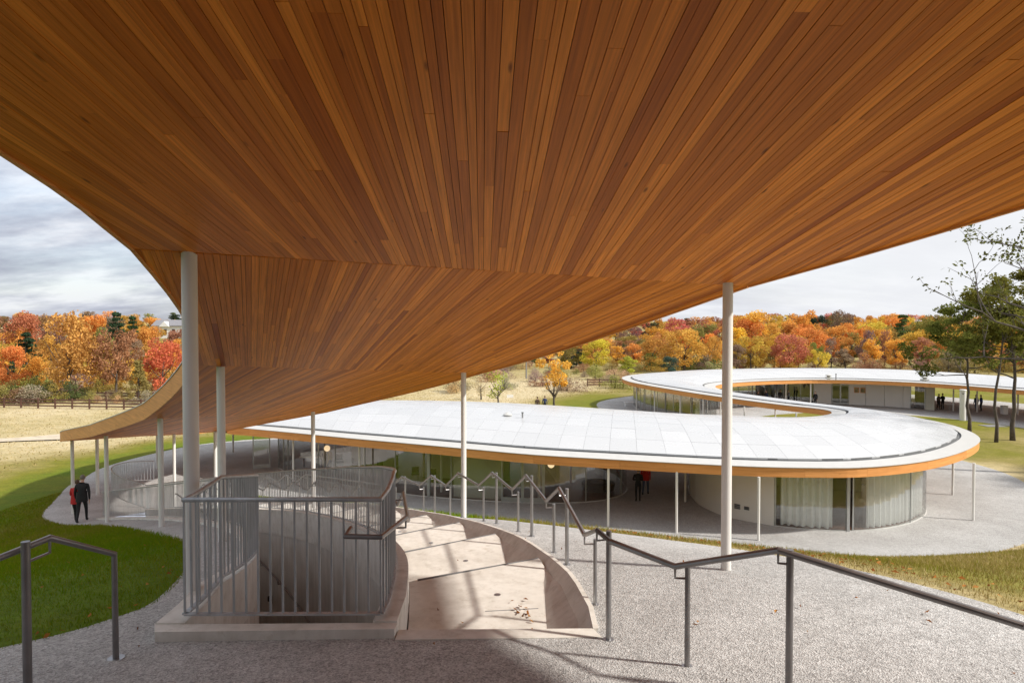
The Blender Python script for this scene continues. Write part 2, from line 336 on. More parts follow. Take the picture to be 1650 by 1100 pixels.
ctl += [(-19.4, 30, -8.25), (-22, 35.5, -8.75), (-16.5, 33, -8.75), (-14, 33, -9.1), (-19, 38, -9.1), (-25, 38, -8.95), (-23, 43, -9.25)]
ctl += CREST
PF = [(-14, 37.4), (-10, 35.8), (-5.4, 34), (-2.3, 32.9), (2.2, 31.6), (4.9, 30.6), (7.6, 29.3), (9.7, 28.3), (11.8, 27.3), (13.8, 26.5), (16.4, 26.6), (21.6, 28.8), (26.5, 33)]
for x, y in PF: ctl.append((x, y, -9.3))
for f in (0.25, 0.5, 0.75):
    for (a, b, c_), (x, y) in ((CREST[6], PF[2]), (CREST[5], PF[3]), (CREST[4], PF[5]), (CREST[3], PF[6]), (CREST[2], PF[7]), (CREST[1], PF[9]), (CREST[0], PF[11])):
        bow = 0.10*math.sin(f*math.pi) if x > 10 else -0.05*math.sin(f*math.pi)
        ctl.append((a+(x-a)*f, b+(y-b)*f, c_+(-9.3-c_)*f+bow))
for x, y in ((-20, 47), (-14, 46), (-8, 44), (-2, 42), (4, 40), (10, 38), (16, 36), (22, 38), (27, 42), (30, 38), (32, 46), (26, 50), (20, 42), (14, 45), (8, 47), (0, 50), (-8, 52), (-16, 53), (-24, 52),
             (20, 56), (24, 60), (18, 66), (16, 74), (24, 80), (34, 84), (44, 80), (52, 74), (30, 68), (38, 68), (44, 60), (50, 50), (40, 50), (34, 58), (12, 60), (4, 62), (10, 78), (28, 100), (50, 100), (60, 85), (66, 60)): ctl.append((x, y, -9.3))
ctl += [(-45, 30, -7.6), (-45, 50, -9.3), (-30, 62, -9.5), (-45, 75, -9.7), (-20, 75, -9.6), (-60, 90, -9.7), (-30, 100, -9.6), (0, 85, -9.5), (0, 110, -9.2), (30, 125, -9.0), (60, 120, -9.0), (30, 20, -6.6), (40, 30, -8.0), (60, 30, -8.2), (20, 14, -5.0), (12, 12, -4.4), (40, 5, -5), (-50, 10, -4.5)]
for X in (-300, -120, 0, 120, 300): ctl += [(X, 170, -8.6), (X, 300, -6.0), (X*2.2, 700, 2.0), (X*2.2, 1500, 10.0), (X*1.6, -250, 2)]
ctl += [(-100, 205, -3.0), (-150, 215, -3.6), (-85, 240, -3.0)]
ctl = np.array(ctl, float)
def tps_fit(P, z, lam=0.02):
    n = len(P); D = np.hypot(P[:, None, 0]-P[None, :, 0], P[:, None, 1]-P[None, :, 1]); K = np.where(D > 0, D**2*np.log(D+1e-12), 0)+lam*np.eye(n)
    Q = np.c_[np.ones(n), P]; A = np.block([[K, Q], [Q.T, np.zeros((3, 3))]]); return np.linalg.solve(A, np.r_[z, 0, 0, 0])
TW = tps_fit(ctl[:, :2]/20, ctl[:, 2])
def gz(X, Y):
    X = np.atleast_1d(np.asarray(X, float))/20; Y = np.atleast_1d(np.asarray(Y, float))/20; outz = np.empty(X.shape)
    P = ctl[:, :2]/20
    for i in range(0, len(X), 4000):
        D = np.hypot(X[i:i+4000, None]-P[None, :, 0], Y[i:i+4000, None]-P[None, :, 1]); K = np.where(D > 0, D**2*np.log(D+1e-12), 0)
        outz[i:i+4000] = K@TW[:len(P)]+TW[-3]+TW[-2]*X[i:i+4000]+TW[-1]*Y[i:i+4000]
    outz += H
    x, y = X*20, Y*20; near = (np.abs(x) < 80) & (y > 15) & (y < 120)
    if near.any():
        d = distpoly(x[near], y[near], PLAZA); d[inpoly(x[near], y[near], PLAZA)] = 0; t_ = np.clip(d/3.5, 0, 1); outz[near] *= t_*t_*(3-2*t_)
    return outz
def g1(x, y): return float(gz([x], [y])[0])

# gravel outlines
lawn_edge = crom([(-8, -8), (-6.8, 1.5), (-5.2, 4.2), (-4.05, 5.4), (-3.66, 6.1), (-3.62, 7.0), (-4.5, 9.5), (-6.2, 12.7), (-9.1, 16.8), (-13.3, 22.2), (-18.0, 27.0), (-20.8, 30.0), (-23.1, 34.4), (-25.6, 40), (-26.8, 46), (-24.5, 53.5), (-19, 56.5)], 6)
right_edge = crom([(-15, 45), (-15.2, 38.5), (-14.6, 34.6), (-13.2, 31.2)]+[tuple(GL.off(s, 4.35)) for s in (25, 21, 17, 13)]+[(c_[0]+0.05, c_[1]+0.1) for c_ in CREST[::-1]]+[(5.0, 4.4), (4.75, 2), (4.7, -8)], 5)
PATH = np.r_[lawn_edge, right_edge]
o1 = offs(RN[:int(6*24)], 2.6); 
pn = crom([(-15.2, 38.5)]+PF+[(29.2, 37.5), (31.2, 43), (30.8, 48.5), (28.3, 52.6), (26.4, 56), (24.6, 60), (23.4, 63.5), (23.3, 66.5), (25, 69.5), (28, 71.6), (32, 73.2), (35.5, 73.6), (39, 72.6), (43, 69.6), (45.4, 65.5), (46.8, 61), (47.5, 54)], 4)
pf = crom([(64, 54), (64, 62), (63.5, 73), (59.5, 85), (51, 95.5), (38, 98.6), (27, 96.8), (19.4, 93.3), (13.6, 88), (10.4, 82.5), (9.9, 75.5), (11.4, 69.5), (13, 64.8), (14.8, 60.4), (16.7, 56.2), (18.8, 52.2), (19.6, 50.3), (18.6, 48.4), (16, 48.6), (12.5, 49.8), (8.6, 52), (4.4, 54.4), (0, 56.4), (-5, 58), (-11, 58.4), (-16, 57.8), (-22, 55.5)], 4)
PLAZA = np.r_[pn, pf, [(-26, 50), (-25, 42), (-20, 39)]]
HOLE = np.r_[[GL.off(s, -0.14) for s in np.linspace(-0.12, SEND, 40)], [GL.off(s, 3.40+0.24*min(1, max(0, s)/7)+.03) for s in np.linspace(SEND, 0.02, 40)]]

pts = []; edges = []
def loop(P, step=1):
    b = len(pts); n = len(P)
    for p in P: pts.append((float(p[0]), float(p[1])))
    for i in range(n): edges.append((b+i, b+(i+1) % n))
loop(PATH); loop(PLAZA); loop(HOLE)
def grid(x0, x1, y0, y1, st, skip=None):
    for x in np.arange(x0, x1+1e-6, st):
        for y in np.arange(y0, y1+1e-6, st):
            if skip and skip[0] < x < skip[1] and skip[2] < y < skip[3]: continue
            pts.append((x+random.uniform(-.1, .1)*st, y+random.uniform(-.1, .1)*st))
grid(-28, 24, -8, 36, 0.9); grid(-70, 80, -20, 110, 3.5, (-28.5, 24.5, -9, 36.5)); grid(-400, 420, -100, 500, 28, (-72, 82, -22, 112)); grid(-2600, 2600, -600, 3000, 260, (-405, 425, -105, 505))
cv, ce, cf, *_ = delaunay_2d_cdt([Vector(p) for p in pts], edges, [], 0, 1e-4)
cv = np.array([tuple(v) for v in cv]); cz = gz(cv[:, 0], cv[:, 1]); cf = np.array([tuple(f) for f in cf])
cen = cv[cf].mean(axis=1); inH = inpoly(cen[:, 0], cen[:, 1], HOLE); inP = inpoly(cen[:, 0], cen[:, 1], PATH); inZ = inpoly(cen[:, 0], cen[:, 1], PLAZA)
def dryness(X, Y):
    X = np.asarray(X, float); Y = np.asarray(Y, float)
    d = np.minimum(distpoly(X, Y, PATH), distpoly(X, Y, PLAZA)); sm = lambda a, b, v: np.clip((v-a)/(b-a), 0, 1)**2*(3-2*np.clip((v-a)/(b-a), 0, 1))
    left = sm(0.8, 7.5, d)*sm(17, 33, Y); left = np.maximum(np.where(Y < 17, 0.05*sm(0, 8, d), left), 0.27*sm(10, 23, Y)*(0.65+0.35*np.sin(X*.55+Y*.2)))
    left = np.clip(left*(0.80+0.14*np.sin(X*.21)*np.sin(Y*.17+1)), 0, 1)
    right = 0.44+0.14*np.sin(X*0.31+1)*np.cos(Y*0.23)+0.30*np.clip(1-d/1.3, 0, 1)
    right = np.where((Y > 60) & (X > 22), 0.36+0.1*np.sin(X*.4)*np.sin(Y*.5), right); right = np.where(Y > 102, 0.62, right)
    far_left = np.where((X > -6) & (X < 12) & (Y > 58), 0.25+0.75*sm(3, 12, d), left)
    w = np.clip((X+1)/2, 0, 1)*np.where(Y > 56, np.clip((X-10)/8, 0, 1), 1)
    return np.clip(far_left*(1-w)+right*w, 0, 1)
def sheet(name, sel, mat, attr=False):
    f = cf[sel]; u, inv = np.unique(f, return_inverse=True); f = inv.reshape(f.shape)
    V = np.c_[cv[u], cz[u]]
    at = {'dry': ('POINT', dryness(V[:, 0], V[:, 1]))} if attr else None
    e1 = V[f[:, 1]]-V[f[:, 0]]; e2 = V[f[:, 2]]-V[f[:, 0]]; flip = (e1[:, 0]*e2[:, 1]-e1[:, 1]*e2[:, 0]) < 0; f[flip] = f[flip][:, ::-1]
    o = obj(name, V, f, mat, None, True, attrs=at); tag(o, kind='structure'); return o
sheet('ground', ~inH & ~inP & ~inZ, M['turf'], True)
sheet('gravel_path', ~inH & inP, M['gravel'])
sheet('gravel_plaza', ~inH & inZ & ~inP, M['plaza'])

# ------------------------------------------------------------------ canopy: a wood-lined roof stepping down the hill
KO = [(-9.0, -22.0, 0.6+0.16*28.8), (-3.42, 6.2, 0.69), (-5.35, 11.5, -0.66), (-9.55, 17.75, -2.42), (-14.85, 24.05, -3.9), (-19.75, 29.8, -5.06), (-23.6, 36.8, -6.1), (-24.6, 43.5, -6.55)]
KI = [(16.0, -22.0, 0.6+0.16*28.8), (2.66, 7.75, 0.45), (-0.72, 14.75, -1.03), (-5.4, 19.8, -2.5), (-10.6, 25.3, -3.9), (-15.5, 32.0, -5.06), (-18.2, 39.0, -6.2), (-17.9, 42.6, -6.55)]
canopy = thing('canopy_roof', 'big curving canopy lined with narrow wooden boards, sweeping down the hill on white columns', 'canopy', (0, 6, 6.75))
def kedge(K):
    P = crom([(a, b) for a, b, _ in K], 8); 
    return [[(P[i*8+j][0], P[i*8+j][1], K[i][2]+(K[i+1][2]-K[i][2])*j/8) for j in range(9)] for i in range(len(K)-1)]
EO, EI = kedge([(-2.95, 1.2, 1.5)]+KO[1:]), kedge([(4.7, 1.6, 1.5)]+KI[1:])
EO[0] = [(x, y, 0.6+0.16*(6.8-y)) for x, y in ((-9.0, -22), (-7.5, -8), (-5.2, 0), (-3.25, 2.6), (-3.02, 4.03), (-3.09, 4.63), (-3.17, 5.1), (-3.27, 5.53), (-3.42, 6.2))]  # out-of-view head extended and widened to shade the ground and darken the ceiling
EI[0] = [(x, y, 0.6+0.16*(6.8-y)) for x, y in ((16, -22), (13.0, -8), (8.0, 0), (5.0, 2.7), (4.02, 4.1), (3.78, 5.0), (3.50, 5.75), (3.27, 6.35), (2.66, 7.75))]  # right side likewise spread wider out of view, to cut bounce light
def invbil(q, A, B, C_, D):        # q in quad A(u0v0) B(u1v0) C(u1v1) D(u0v1)
    u = v = 0.5
    for _ in range(12):
        f = A*(1-u)*(1-v)+B*u*(1-v)+C_*u*v+D*(1-u)*v-q
        du = (B-A)*(1-v)+(C_-D)*v; dv = (D-A)*(1-u)+(C_-B)*u
        det = du[0]*dv[1]-du[1]*dv[0]
        u -= (f[0]*dv[1]-f[1]*dv[0])/det; v -= (du[0]*f[1]-du[1]*f[0])/det
    return u, v
def clip(P, n, c):                 # keep n.p <= c
    o = []
    for i in range(len(P)):
        a, b = P[i-1], P[i]; da, db = n@a-c, n@b-c
        if (da <= 0) != (db <= 0): o.append(a+(b-a)*(da/(da-db)))
        if db <= 0: o.append(b)
    return o
def zpanel(i):
    O1, O2, I1, I2 = [np.array(k[:2], float) for k in (KO[i], KO[i+1], KI[i], KI[i+1])]; zc = [KO[i][2], KI[i][2], KI[i+1][2], KO[i+1][2]]
    def f(q):
        if i == 0: return 0.6+0.16*(6.8-q[1])
        u, v = invbil(np.asarray(q[:2], float), O1, I1, I2, O2); return (zc[0]*(1-u)+zc[1]*u)*(1-v)+(zc[3]*(1-u)+zc[2]*u)*v
    return f
for i in range(1, len(KO)-1):
    f = zpanel(i)
    for E_ in (EO, EI): E_[i] = [(x, y, f((x, y))) for x, y, _ in E_[i]]
class Stuff:
    def __init__(s): s.V = []; s.F = []; s.T = []; s.UV = []
    def add(s, V, F, tone, uvf):
        b = len(s.V); s.V += V
        for f in F:
            s.F.append(tuple(i+b for i in f)); s.T.append(tone); s.UV += [uvf(V[i]) for i in f]
board_rng = random.Random(5)
boards = []
for i in range(len(KO)-1):
    O1, O2, I1, I2 = [np.array(k[:2], float) for k in (KO[i], KO[i+1], KI[i], KI[i+1])]
    zc = [KO[i][2], KI[i][2], KI[i+1][2], KO[i+1][2]]
    poly = [np.array(p[:2]) for p in EO[i]]+[np.array(p[:2]) for p in EI[i][::-1]]
    hd = (O2+I2-O1-I1); hd /= np.linalg.norm(hd)
    if i == 0: hd = np.array([-0.0436, 1.0]); hd /= np.linalg.norm(hd)
    if i == 1: hd = np.array([-math.sin(R(21)), math.cos(R(21))])
    ac = np.array([hd[1], -hd[0]])
    def zat(q):
        if i == 0: return 0.6+0.16*(6.8-q[1])+H
        u, v = invbil(np.asarray(q, float), O1, I1, I2, O2)
        return ((zc[0]*(1-u)+zc[1]*u)*(1-v)+(zc[3]*(1-u)+zc[2]*u)*v)+H
    chain = poly; chain_h = sorted(hd@p for p in poly)
    lo = min(ac@p for p in poly); hi = max(ac@p for p in poly); hlo = min(hd@p for p in poly); hhi = max(hd@p for p in poly)
    a = lo
    while a < hi:
        w = board_rng.uniform(0.040, 0.080); b = min(a+w, hi)
        cuts = [hlo-1]
        c_ = hlo+board_rng.uniform(2.0, 8.5) if i else board_rng.uniform(-3.5, 1.5)
        if i == 0: cuts.append(c_); c_ += board_rng.uniform(4.0, 5.5)
        while c_ < hhi-0.6:
            cuts.append(c_); c_ += board_rng.uniform(4.6, 6.2) if i else board_rng.uniform(5.2, 7.5)
        cuts.append(hhi+1)
        for k in range(len(cuts)-1):
            lo_c, hi_c = cuts[k]+0.001, cuts[k+1]-0.001
            marks_ = [lo_c]+[h_ for h_ in chain_h if lo_c < h_ < hi_c]+[hi_c]
            off = board_rng.uniform(0, 50); tone = min(1, max(0, board_rng.choice((board_rng.gauss(0.45, 0.16), board_rng.gauss(0.45, 0.16), board_rng.uniform(0.55, 1.0))))); dz = board_rng.uniform(0, 0.003)
            VV, FF, AA, cy, ym = [], [], 0, 0, -99
            for h0_, h1_ in zip(marks_[:-1], marks_[1:]):
                if h1_-h0_ < 1e-6: continue
                Q2 = []
                for q in clip(clip(clip(clip(poly, -hd, -h0_), hd, h1_), -ac, -(a+0.0018)), ac, b-0.0018):
                    if not Q2 or np.linalg.norm(q-Q2[-1]) > 1e-4: Q2.append(q)
                if len(Q2) > 1 and np.linalg.norm(Q2[0]-Q2[-1]) < 1e-4: Q2.pop()
                if len(Q2) < 3: continue
                n = len(Q2); area = 0.5*sum(Q2[j-1][0]*Q2[j][1]-Q2[j][0]*Q2[j-1][1] for j in range(n))
                if abs(area) < 1e-5: continue
                zs_ = [zat(q) for q in Q2]; bb = len(VV)
                VV += [(q[0], q[1], z+dz) for q, z in zip(Q2, zs_)]+[(q[0], q[1], z+0.022) for q, z in zip(Q2, zs_)]
                F = [tuple(range(n-1, -1, -1))]+[(j, (j+1) % n, n+(j+1) % n, n+j) for j in range(n)]
                if area < 0: F = [f[::-1] for f in F]
                FF += [tuple(v+bb for v in f) for f in F]
                AA += abs(area); cy += abs(area)*sum(q[1] for q in Q2)/n; ym = max(ym, max(q[1] for q in Q2))
            if not FF: continue
            u0 = (a+b)/2
            uvf = lambda p, hd=hd, ac=ac, off=off, u0=u0: (hd[0]*p[0]+hd[1]*p[1]+off, (ac[0]*p[0]+ac[1]*p[1])-u0+off)
            boards.append((AA/max(2.5, cy/AA)**2 if ym > 2.6 else 0, VV, FF, tone, uvf))
        a = b
boards.sort(key=lambda b: -b[0])
rest = Stuff()
for k, (sc_, V, F, tone, uvf) in enumerate(boards):
    if k < 296:
        uv = [uvf(V[j]) for f in F for j in f]
        obj('soffit_board', V, F, M['soffit'], canopy, attrs={'tone': ('FACE', [tone]*len(F))}, uv=uv)
    else: rest.add(V, F, tone, uvf)
tag(obj('soffit_lining', rest.V, rest.F, M['soffit'], canopy, attrs={'tone': ('FACE', rest.T)}, uv=rest.UV), kind='stuff')
# backing deck above the boards, top deck, fascia
def h3(p, dz=0.0): return (p[0], p[1], p[2]+H+dz)
eo = [p for k, e in enumerate(EO) for p in (e if k == 0 else e[1:])]; ei = [p for k, e in enumerate(EI) for p in (e if k == 0 else e[1:])]
mb = MB()
for j in range(len(eo)-1):
    a, b, c_, d = eo[j], eo[j+1], ei[j+1], ei[j]
    m = 8
    for q in range(m):
        L_ = lambda p, r_, t: tuple(p[k]+(r_[k]-p[k])*t for k in range(3))
        mb.add([h3(L_(a, d, q/m), .10), h3(L_(b, c_, q/m), .10), h3(L_(b, c_, (q+1)/m), .10), h3(L_(a, d, (q+1)/m), .10)], [(0, 1, 2, 3)])
mb.build('backing_deck', M['dark_gap'], canopy)
def tonefaces(o, lo=0.3, hi=0.8, per=None):
    n = len(o.data.polygons); a = o.data.attributes.new('tone', 'FLOAT', 'FACE'); v = board_rng.uniform(lo, hi)
    a.data.foreach_set('value', [v]*n)
    return o
def fascia_run(P, side, parent, h=0.42, name='fascia_board', th=0.035, mat=None, t0=0.0, step=4, limit=10**9):
    P2 = np.array([p[:2] for p in P]); O2_ = offs(P2, th*side)
    for j in range(0, min(len(P)-1, limit), step):
        k2 = min(j+step, len(P)-1); rings = []
        for k in range(j, k2+1):
            x, y, z = P[k]; X, Y = O2_[k]
            rings.append([(x, y, z-0.015), (X, Y, z-0.015), (X, Y, z+h), (x, y, z+h)])
        if k2 < len(P)-1:
            sh = 0.006; a, b = rings[-2], rings[-1]
            rings[-1] = [tuple(b[q][w]+(a[q][w]-b[q][w])*0.012 for w in range(3)) for q in range(4)]
        V = [p for r_ in rings for p in r_]; F = []
        for i2 in range(len(rings)-1):
            for k in range(4): F.append((i2*4+k, i2*4+(k+1) % 4, (i2+1)*4+(k+1) % 4, (i2+1)*4+k))
        F += [(3, 2, 1, 0), tuple(range(len(V)-4, len(V)))]
        L0 = np.cumsum([0]+[math.dist(P[q][:2], P[q+1][:2]) for q in range(len(P)-1)])
        uv = []
        off = board_rng.uniform(0, 40)
        for f in F:
            for q in f: uv.append((L0[j+q//4]*0.7+off, V[q][2]*0.9+off))
        tone = board_rng.uniform(0.35, 0.75)
        obj(name, V, F, mat or M['fascia'], parent, attrs={'tone': ('FACE', [tone]*len(F))}, uv=uv)
eoH = [h3(p) for p in eo]; eiH = [h3(p) for p in ei]
fascia_run(eoH, -1, canopy, step=4); fascia_run(eiH, 1, canopy, step=4)
mb = MB(); mbp = Stuff()
def top_deck(N, F_, parent, ledge=1.0, crown=0.04, t0=0.42, names=('roof_ledge', 'roof_gutter', 'roof_panel'), npart=300, across=7, along=1.3, stuffname='roof_panelling', upto=None):
    """N, F_: matching polylines (x,y,z underside). White ledge, recessed gutter, then crowned panels."""
    N = np.array(N, float); F_ = np.array(F_, float); n = len(N)
    mid = (N+F_)/2; s = np.r_[0, np.cumsum(np.linalg.norm(np.diff(mid[:, :2], axis=0), axis=1))]
    W_ = np.linalg.norm((F_-N)[:, :2], axis=1); 
    le = np.minimum(ledge, W_*0.2)
    def pt(i, t, dz): return tuple(N[i]+(F_[i]-N[i])*t+np.array([0, 0, dz]))
    for nm, (a0, a1, z0, z1), m_ in ((names[0], (0, 1, t0+.012, t0+.07), M['ledge']),):
        for sd_ in (0, 1):
            mb_ = MB()
            for i in range(n-1):
                f0, f1 = le[i]/W_[i], le[i+1]/W_[i+1]
                g = (lambda i_, t, z: pt(i_, t, z)) if sd_ == 0 else (lambda i_, t, z: pt(i_, 1-t, z))
                e0, e1 = -0.05/W_[i], -0.05/W_[i+1]
                q = [g(i, e0, z0), g(i+1, e1, z0), g(i+1, f1, z1), g(i, f0, z1)]
                lo_ = [g(i, e0, z0-.03), g(i+1, e1, z0-.03)]
                if sd_: mb_.add(q, [(0, 1, 2, 3)]); mb_.add([q[0], q[1], lo_[1], lo_[0]], [(0, 3, 2, 1)])
                else: mb_.add(q, [(3, 2, 1, 0)]); mb_.add([q[0], q[1], lo_[1], lo_[0]], [(0, 1, 2, 3)])
            mb_.build(nm, m_, parent, True)
    for sd_ in (0, 1):
        mg = MB()
        for i in range(n-1):
            A, B = [], []
            for k in (i, i+1):
                f = le[k]/W_[k]; w2 = min(0.22, W_[k]*.05)/W_[k]; t1, t2 = (f, f+w2) if sd_ == 0 else (1-f, 1-f-w2)
                A.append(pt(k, t1, t0+.065)); A.append(pt(k, t1, t0-.02)); A.append(pt(k, t2, t0-.02)); A.append(pt(k, t2, t0+.14))
            mg.add(A, [(0, 1, 5, 4), (1, 2, 6, 5), (2, 3, 7, 6)])
        mg.build(names[1], M['gutter'], parent)
    # panels
    cnt = 0; st = Stuff(); ns = max(1, int(s[-1]/along))
    def P3(ss, t):
        i = min(max(np.searchsorted(s, ss)-1, 0), n-2); f = (ss-s[i])/(s[i+1]-s[i])
        Nn = N[i]+(N[i+1]-N[i])*f; Ff = F_[i]+(F_[i+1]-F_[i])*f; w = np.linalg.norm((Ff-Nn)[:2]); l = min(ledge, w*.2)+min(.20, w*.048)
        tt = l/w+(1-2*l/w)*t; p = Nn+(Ff-Nn)*tt
        return np.array([p[0], p[1], p[2]+t0+.15+crown*w*4*t*(1-t)*0.5])
    for a in range(ns):
        s0, s1 = s[-1]*a/ns, s[-1]*(a+1)/ns
        ac_ = across if (upto is None or (s0+s1)/2 < upto) else 3
        for b in range(ac_):
            t0_, t1_ = b/ac_, (b+1)/ac_; g = 0.004
            sa, sb = s0+g, s1-g; ta, tb = t0_+0.0005, t1_-0.0005
            dz = board_rng.uniform(0, 0.006); m = 2
            top = [P3(sa+(sb-sa)*u, ta+(tb-ta)*v)+np.array([0, 0, dz]) for v in (0, .5, 1) for u in (0, 1)]
            bot = [p-np.array([0, 0, .075]) for p in (top[0], top[1], top[4], top[5])]
            V = [tuple(p) for p in top]+[tuple(p) for p in bot]
            F = [(0, 1, 3, 2), (2, 3, 5, 4), (6, 7, 1, 0), (4, 5, 9, 8), (7, 9, 5, 3, 1), (8, 6, 0, 2, 4)]
            nrm = np.cross(top[1]-top[0], top[2]-top[0])
            if nrm[2] < 0: F = [f[::-1] for f in F]
            tone = board_rng.random()
            if cnt < npart and (upto is None or (s0+s1)/2 < upto):
                obj(names[2], V, F, M['roof'], parent, attrs={'tone': ('FACE', [tone]*len(F))}); cnt += 1
            else: st.add(V, F, tone, lambda p: (0, 0))
    if st.V: tag(obj(stuffname, st.V, st.F, M['roof'], parent, attrs={'tone': ('FACE', st.T)}), kind='stuff')
    mu = MB()                                                       # membrane under the panels
    mu.strip([tuple(N[i]+(F_[i]-N[i])*0.04+np.array([0, 0, t0-.03])) for i in range(n)], [tuple(F_[i]+(N[i]-F_[i])*0.04+np.array([0, 0, t0-.03])) for i in range(n)])
    mu.build('roof_membrane', M['gutter'], parent)
top_deck(eiH, eoH, canopy, ledge=0.7, npart=0, across=4, along=1.3, crown=0.02)
# canopy columns
def column(p, z0, z1, r, parent, n=20):
    mb = MB().cyl((p[0], p[1], z0), r, z1-z0, n)
    o = mb.build('column', M['column'], parent); smooth_by_angle(o); 
    return o
CC = [(-3.0, 6.36, .68, .070), (2.40, 7.60, .47, .056), (-5.0, 11.7, -.71, .068), (-1.03, 14.5, -.95, .056), (-9.3, 18.0, -2.42, .07), (-5.7, 19.5, -2.44, .057), (-14.5, 24.3, -3.9, .07), (-10.9, 25.0, -3.88, .065), (-19.4, 30.0, -5.07, .07), (-15.6, 31.4, -4.97, .065), (-21.6, 35.4, -5.8, .08), (-23.2, 44.5, -6.5, .09)]
for x, y, zt, r in CC: column((x, y), g1(x, y)-.1, H+zt+0.01, r, canopy)
# small black sleeve ring at the foot of the two nearest columns
for x, y in ((-3.0, 6.36),):
    MB().box((x-0.085, y-0.02, g1(x, y)+0.02), 0.13, 0.02, 0.012).build('base_tie', M['black'], canopy)

# ------------------------------------------------------------------ stairwell, wide steps, kerbs
def zs(s): return prof(s)+H
S_E = [1.75+1.86*k for k in range(0, 14)]
OL = 1.77
stair = thing('concrete_stair', 'wide pale concrete steps curving down the slope beside the railed stairwell', 'stair', (0, 5.8, 6.7))
def P2(s, o, z): p = GL.off(s, o); return (p[0], p[1], z)
def wtop(s):
    b = GL.off(s, OR_(s)+.045); return max(g1(b[0], b[1])+.012, zs(s)-.03) if s > .4 else H-2.53
prev = 0.0
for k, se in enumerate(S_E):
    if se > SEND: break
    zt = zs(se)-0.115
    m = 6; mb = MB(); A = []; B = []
    gut = 0.32
    for j in range(m+1):
        s = prev+0.004+(se-prev-0.008)*j/m
        w_ = min(1, max(0, s)/1.2); sl, s = s-.14*w_, s+.22*w_
        A.append(P2(sl, OL, zt)); B.append(P2(s, OR_(s)-.10-gut*(1-j/m), zt))
    V = A+B+[(x, y, z-0.5) for x, y, z in A]+[(x, y, z-0.5) for x, y, z in B]; n = m+1
    F = []
    for j in range(m): F += [(j+1, j, n+j, n+j+1), (2*n+j, j, j+1, 2*n+j+1), (n+j, 3*n+j, 3*n+j+1, n+j+1)]
    F += [(m, n+m, 3*n+m, 2*n+m), (0, 2*n, 3*n, n)]
    tr = obj('tread', V, F, M['concrete'], stair)
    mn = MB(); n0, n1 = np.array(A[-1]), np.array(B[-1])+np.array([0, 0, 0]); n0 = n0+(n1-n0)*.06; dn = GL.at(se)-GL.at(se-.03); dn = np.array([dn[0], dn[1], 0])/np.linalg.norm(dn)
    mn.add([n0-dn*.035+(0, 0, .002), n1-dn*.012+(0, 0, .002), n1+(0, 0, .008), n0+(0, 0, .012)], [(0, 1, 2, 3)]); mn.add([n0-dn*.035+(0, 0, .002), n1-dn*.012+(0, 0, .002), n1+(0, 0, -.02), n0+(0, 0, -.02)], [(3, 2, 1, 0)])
    mn.build('edge_shadow_strip', M['gutter'], stair)  # dark strip stands in for the riser's shadow line at the tread edge
    # battered face between the level tread and the falling kerb line
    G = []
    for j in range(m+1):
        sj = prev+0.004+(se-prev-0.008)*j/m; sj += .22*min(1, max(0, sj)/1.2); G.append(P2(sj, OR_(sj)-0.097, max(zt, wtop(sj)-.112)))
    obj('battered_face', [(x, y, z) for x, y, z in B]+G, [(j, n+j, n+j+1, j+1) for j in range(m)], M['concrete'], stair)
    # half riser: a low step set back on the tread
    if k < 9:
        sj = prev+(se-prev)*0.45; q0 = P2(sj, OL+0.75, zt+.001); q1 = P2(sj, OR_(sj)-.12-gut*0.78, zt+.001)
        mbj = MB(); dx = GL.at(sj+.012)-GL.at(sj); mbj.add([q0, q1, (q1[0]+dx[0], q1[1]+dx[1], zt+.0035), (q0[0]+dx[0], q0[1]+dx[1], zt+.0035)], [(0, 1, 2, 3)])
        mbj.build('joint_strip', M['grey'], stair)
        dr = P2(prev+(se-prev)*0.66, OL+.92, zt+.003)
        MB().cyl((dr[0], dr[1], zt-0.004), 0.035, 0.008, 16).build('drain', M['steel'], stair)
    prev = se
lip = MB().prism([P2(-0.20, OL-.0, 0)[:2], P2(-0.20, OR_(0)+.05, 0)[:2], P2(0.0, OR_(0), 0)[:2], P2(0.0, OL, 0)[:2]], H-3.0, H-2.535); lip.build('front_lip', M['concrete'], stair)
# outer wall of the steps
rings = []
for s in np.linspace(-0.02, SEND, 70):
    a = GL.off(s, OR_(s)); b = GL.off(s, OR_(s)+.045); a0 = GL.off(s, OR_(s)-.10); zt = wtop(s)
    rings.append([(a0[0], a0[1], zt-.9), (b[0], b[1], zt-.9), (b[0], b[1], zt), (a[0], a[1], zt), (a0[0], a0[1], zt-.115)])
smooth_by_angle(MB().sweep(rings).build('outer_wall', M['concrete'], stair))
# stairwell: kerbs, walls, floor
shaft = thing('stairwell', 'deep curved concrete stairwell sunk in the gravel inside the steel railing', 'stairwell', (-2, 5.7, 6.7))
def kerb(o0, o1, up, dn, name, mat, s0=0.0):
    rings = []
    for s in np.linspace(s0, SEND, 60):
        a = GL.off(s, o0); b = GL.off(s, o1); z = zs(s)
        rings.append([(a[0], a[1], z-dn), (b[0], b[1], z-dn), (b[0], b[1], z+up), (a[0], a[1], z+up)])
    return smooth_by_angle(MB().sweep(rings).build(name, mat, shaft))
kerb(-0.24, 0.0, 0.085, 0.5, 'kerb', M['concrete']); kerb(1.56, 1.76, 0.09, 0.55, 'kerb', M['concrete'])
kerb(-0.18, -0.012, -0.5, 7.2, 'shaft_wall', M['shaft'], 0.0); kerb(1.592, 1.75, -0.55, 7.2, 'shaft_wall', M['shaft'], 0.0)
fr = lambda o, s: GL.off(s, o)
pl = [fr(-0.18, -0.14), fr(1.60, -0.14), fr(1.755, -0.14), fr(1.765, 0.0), fr(-0.24, 0.0), fr(-0.26, 0.02)]
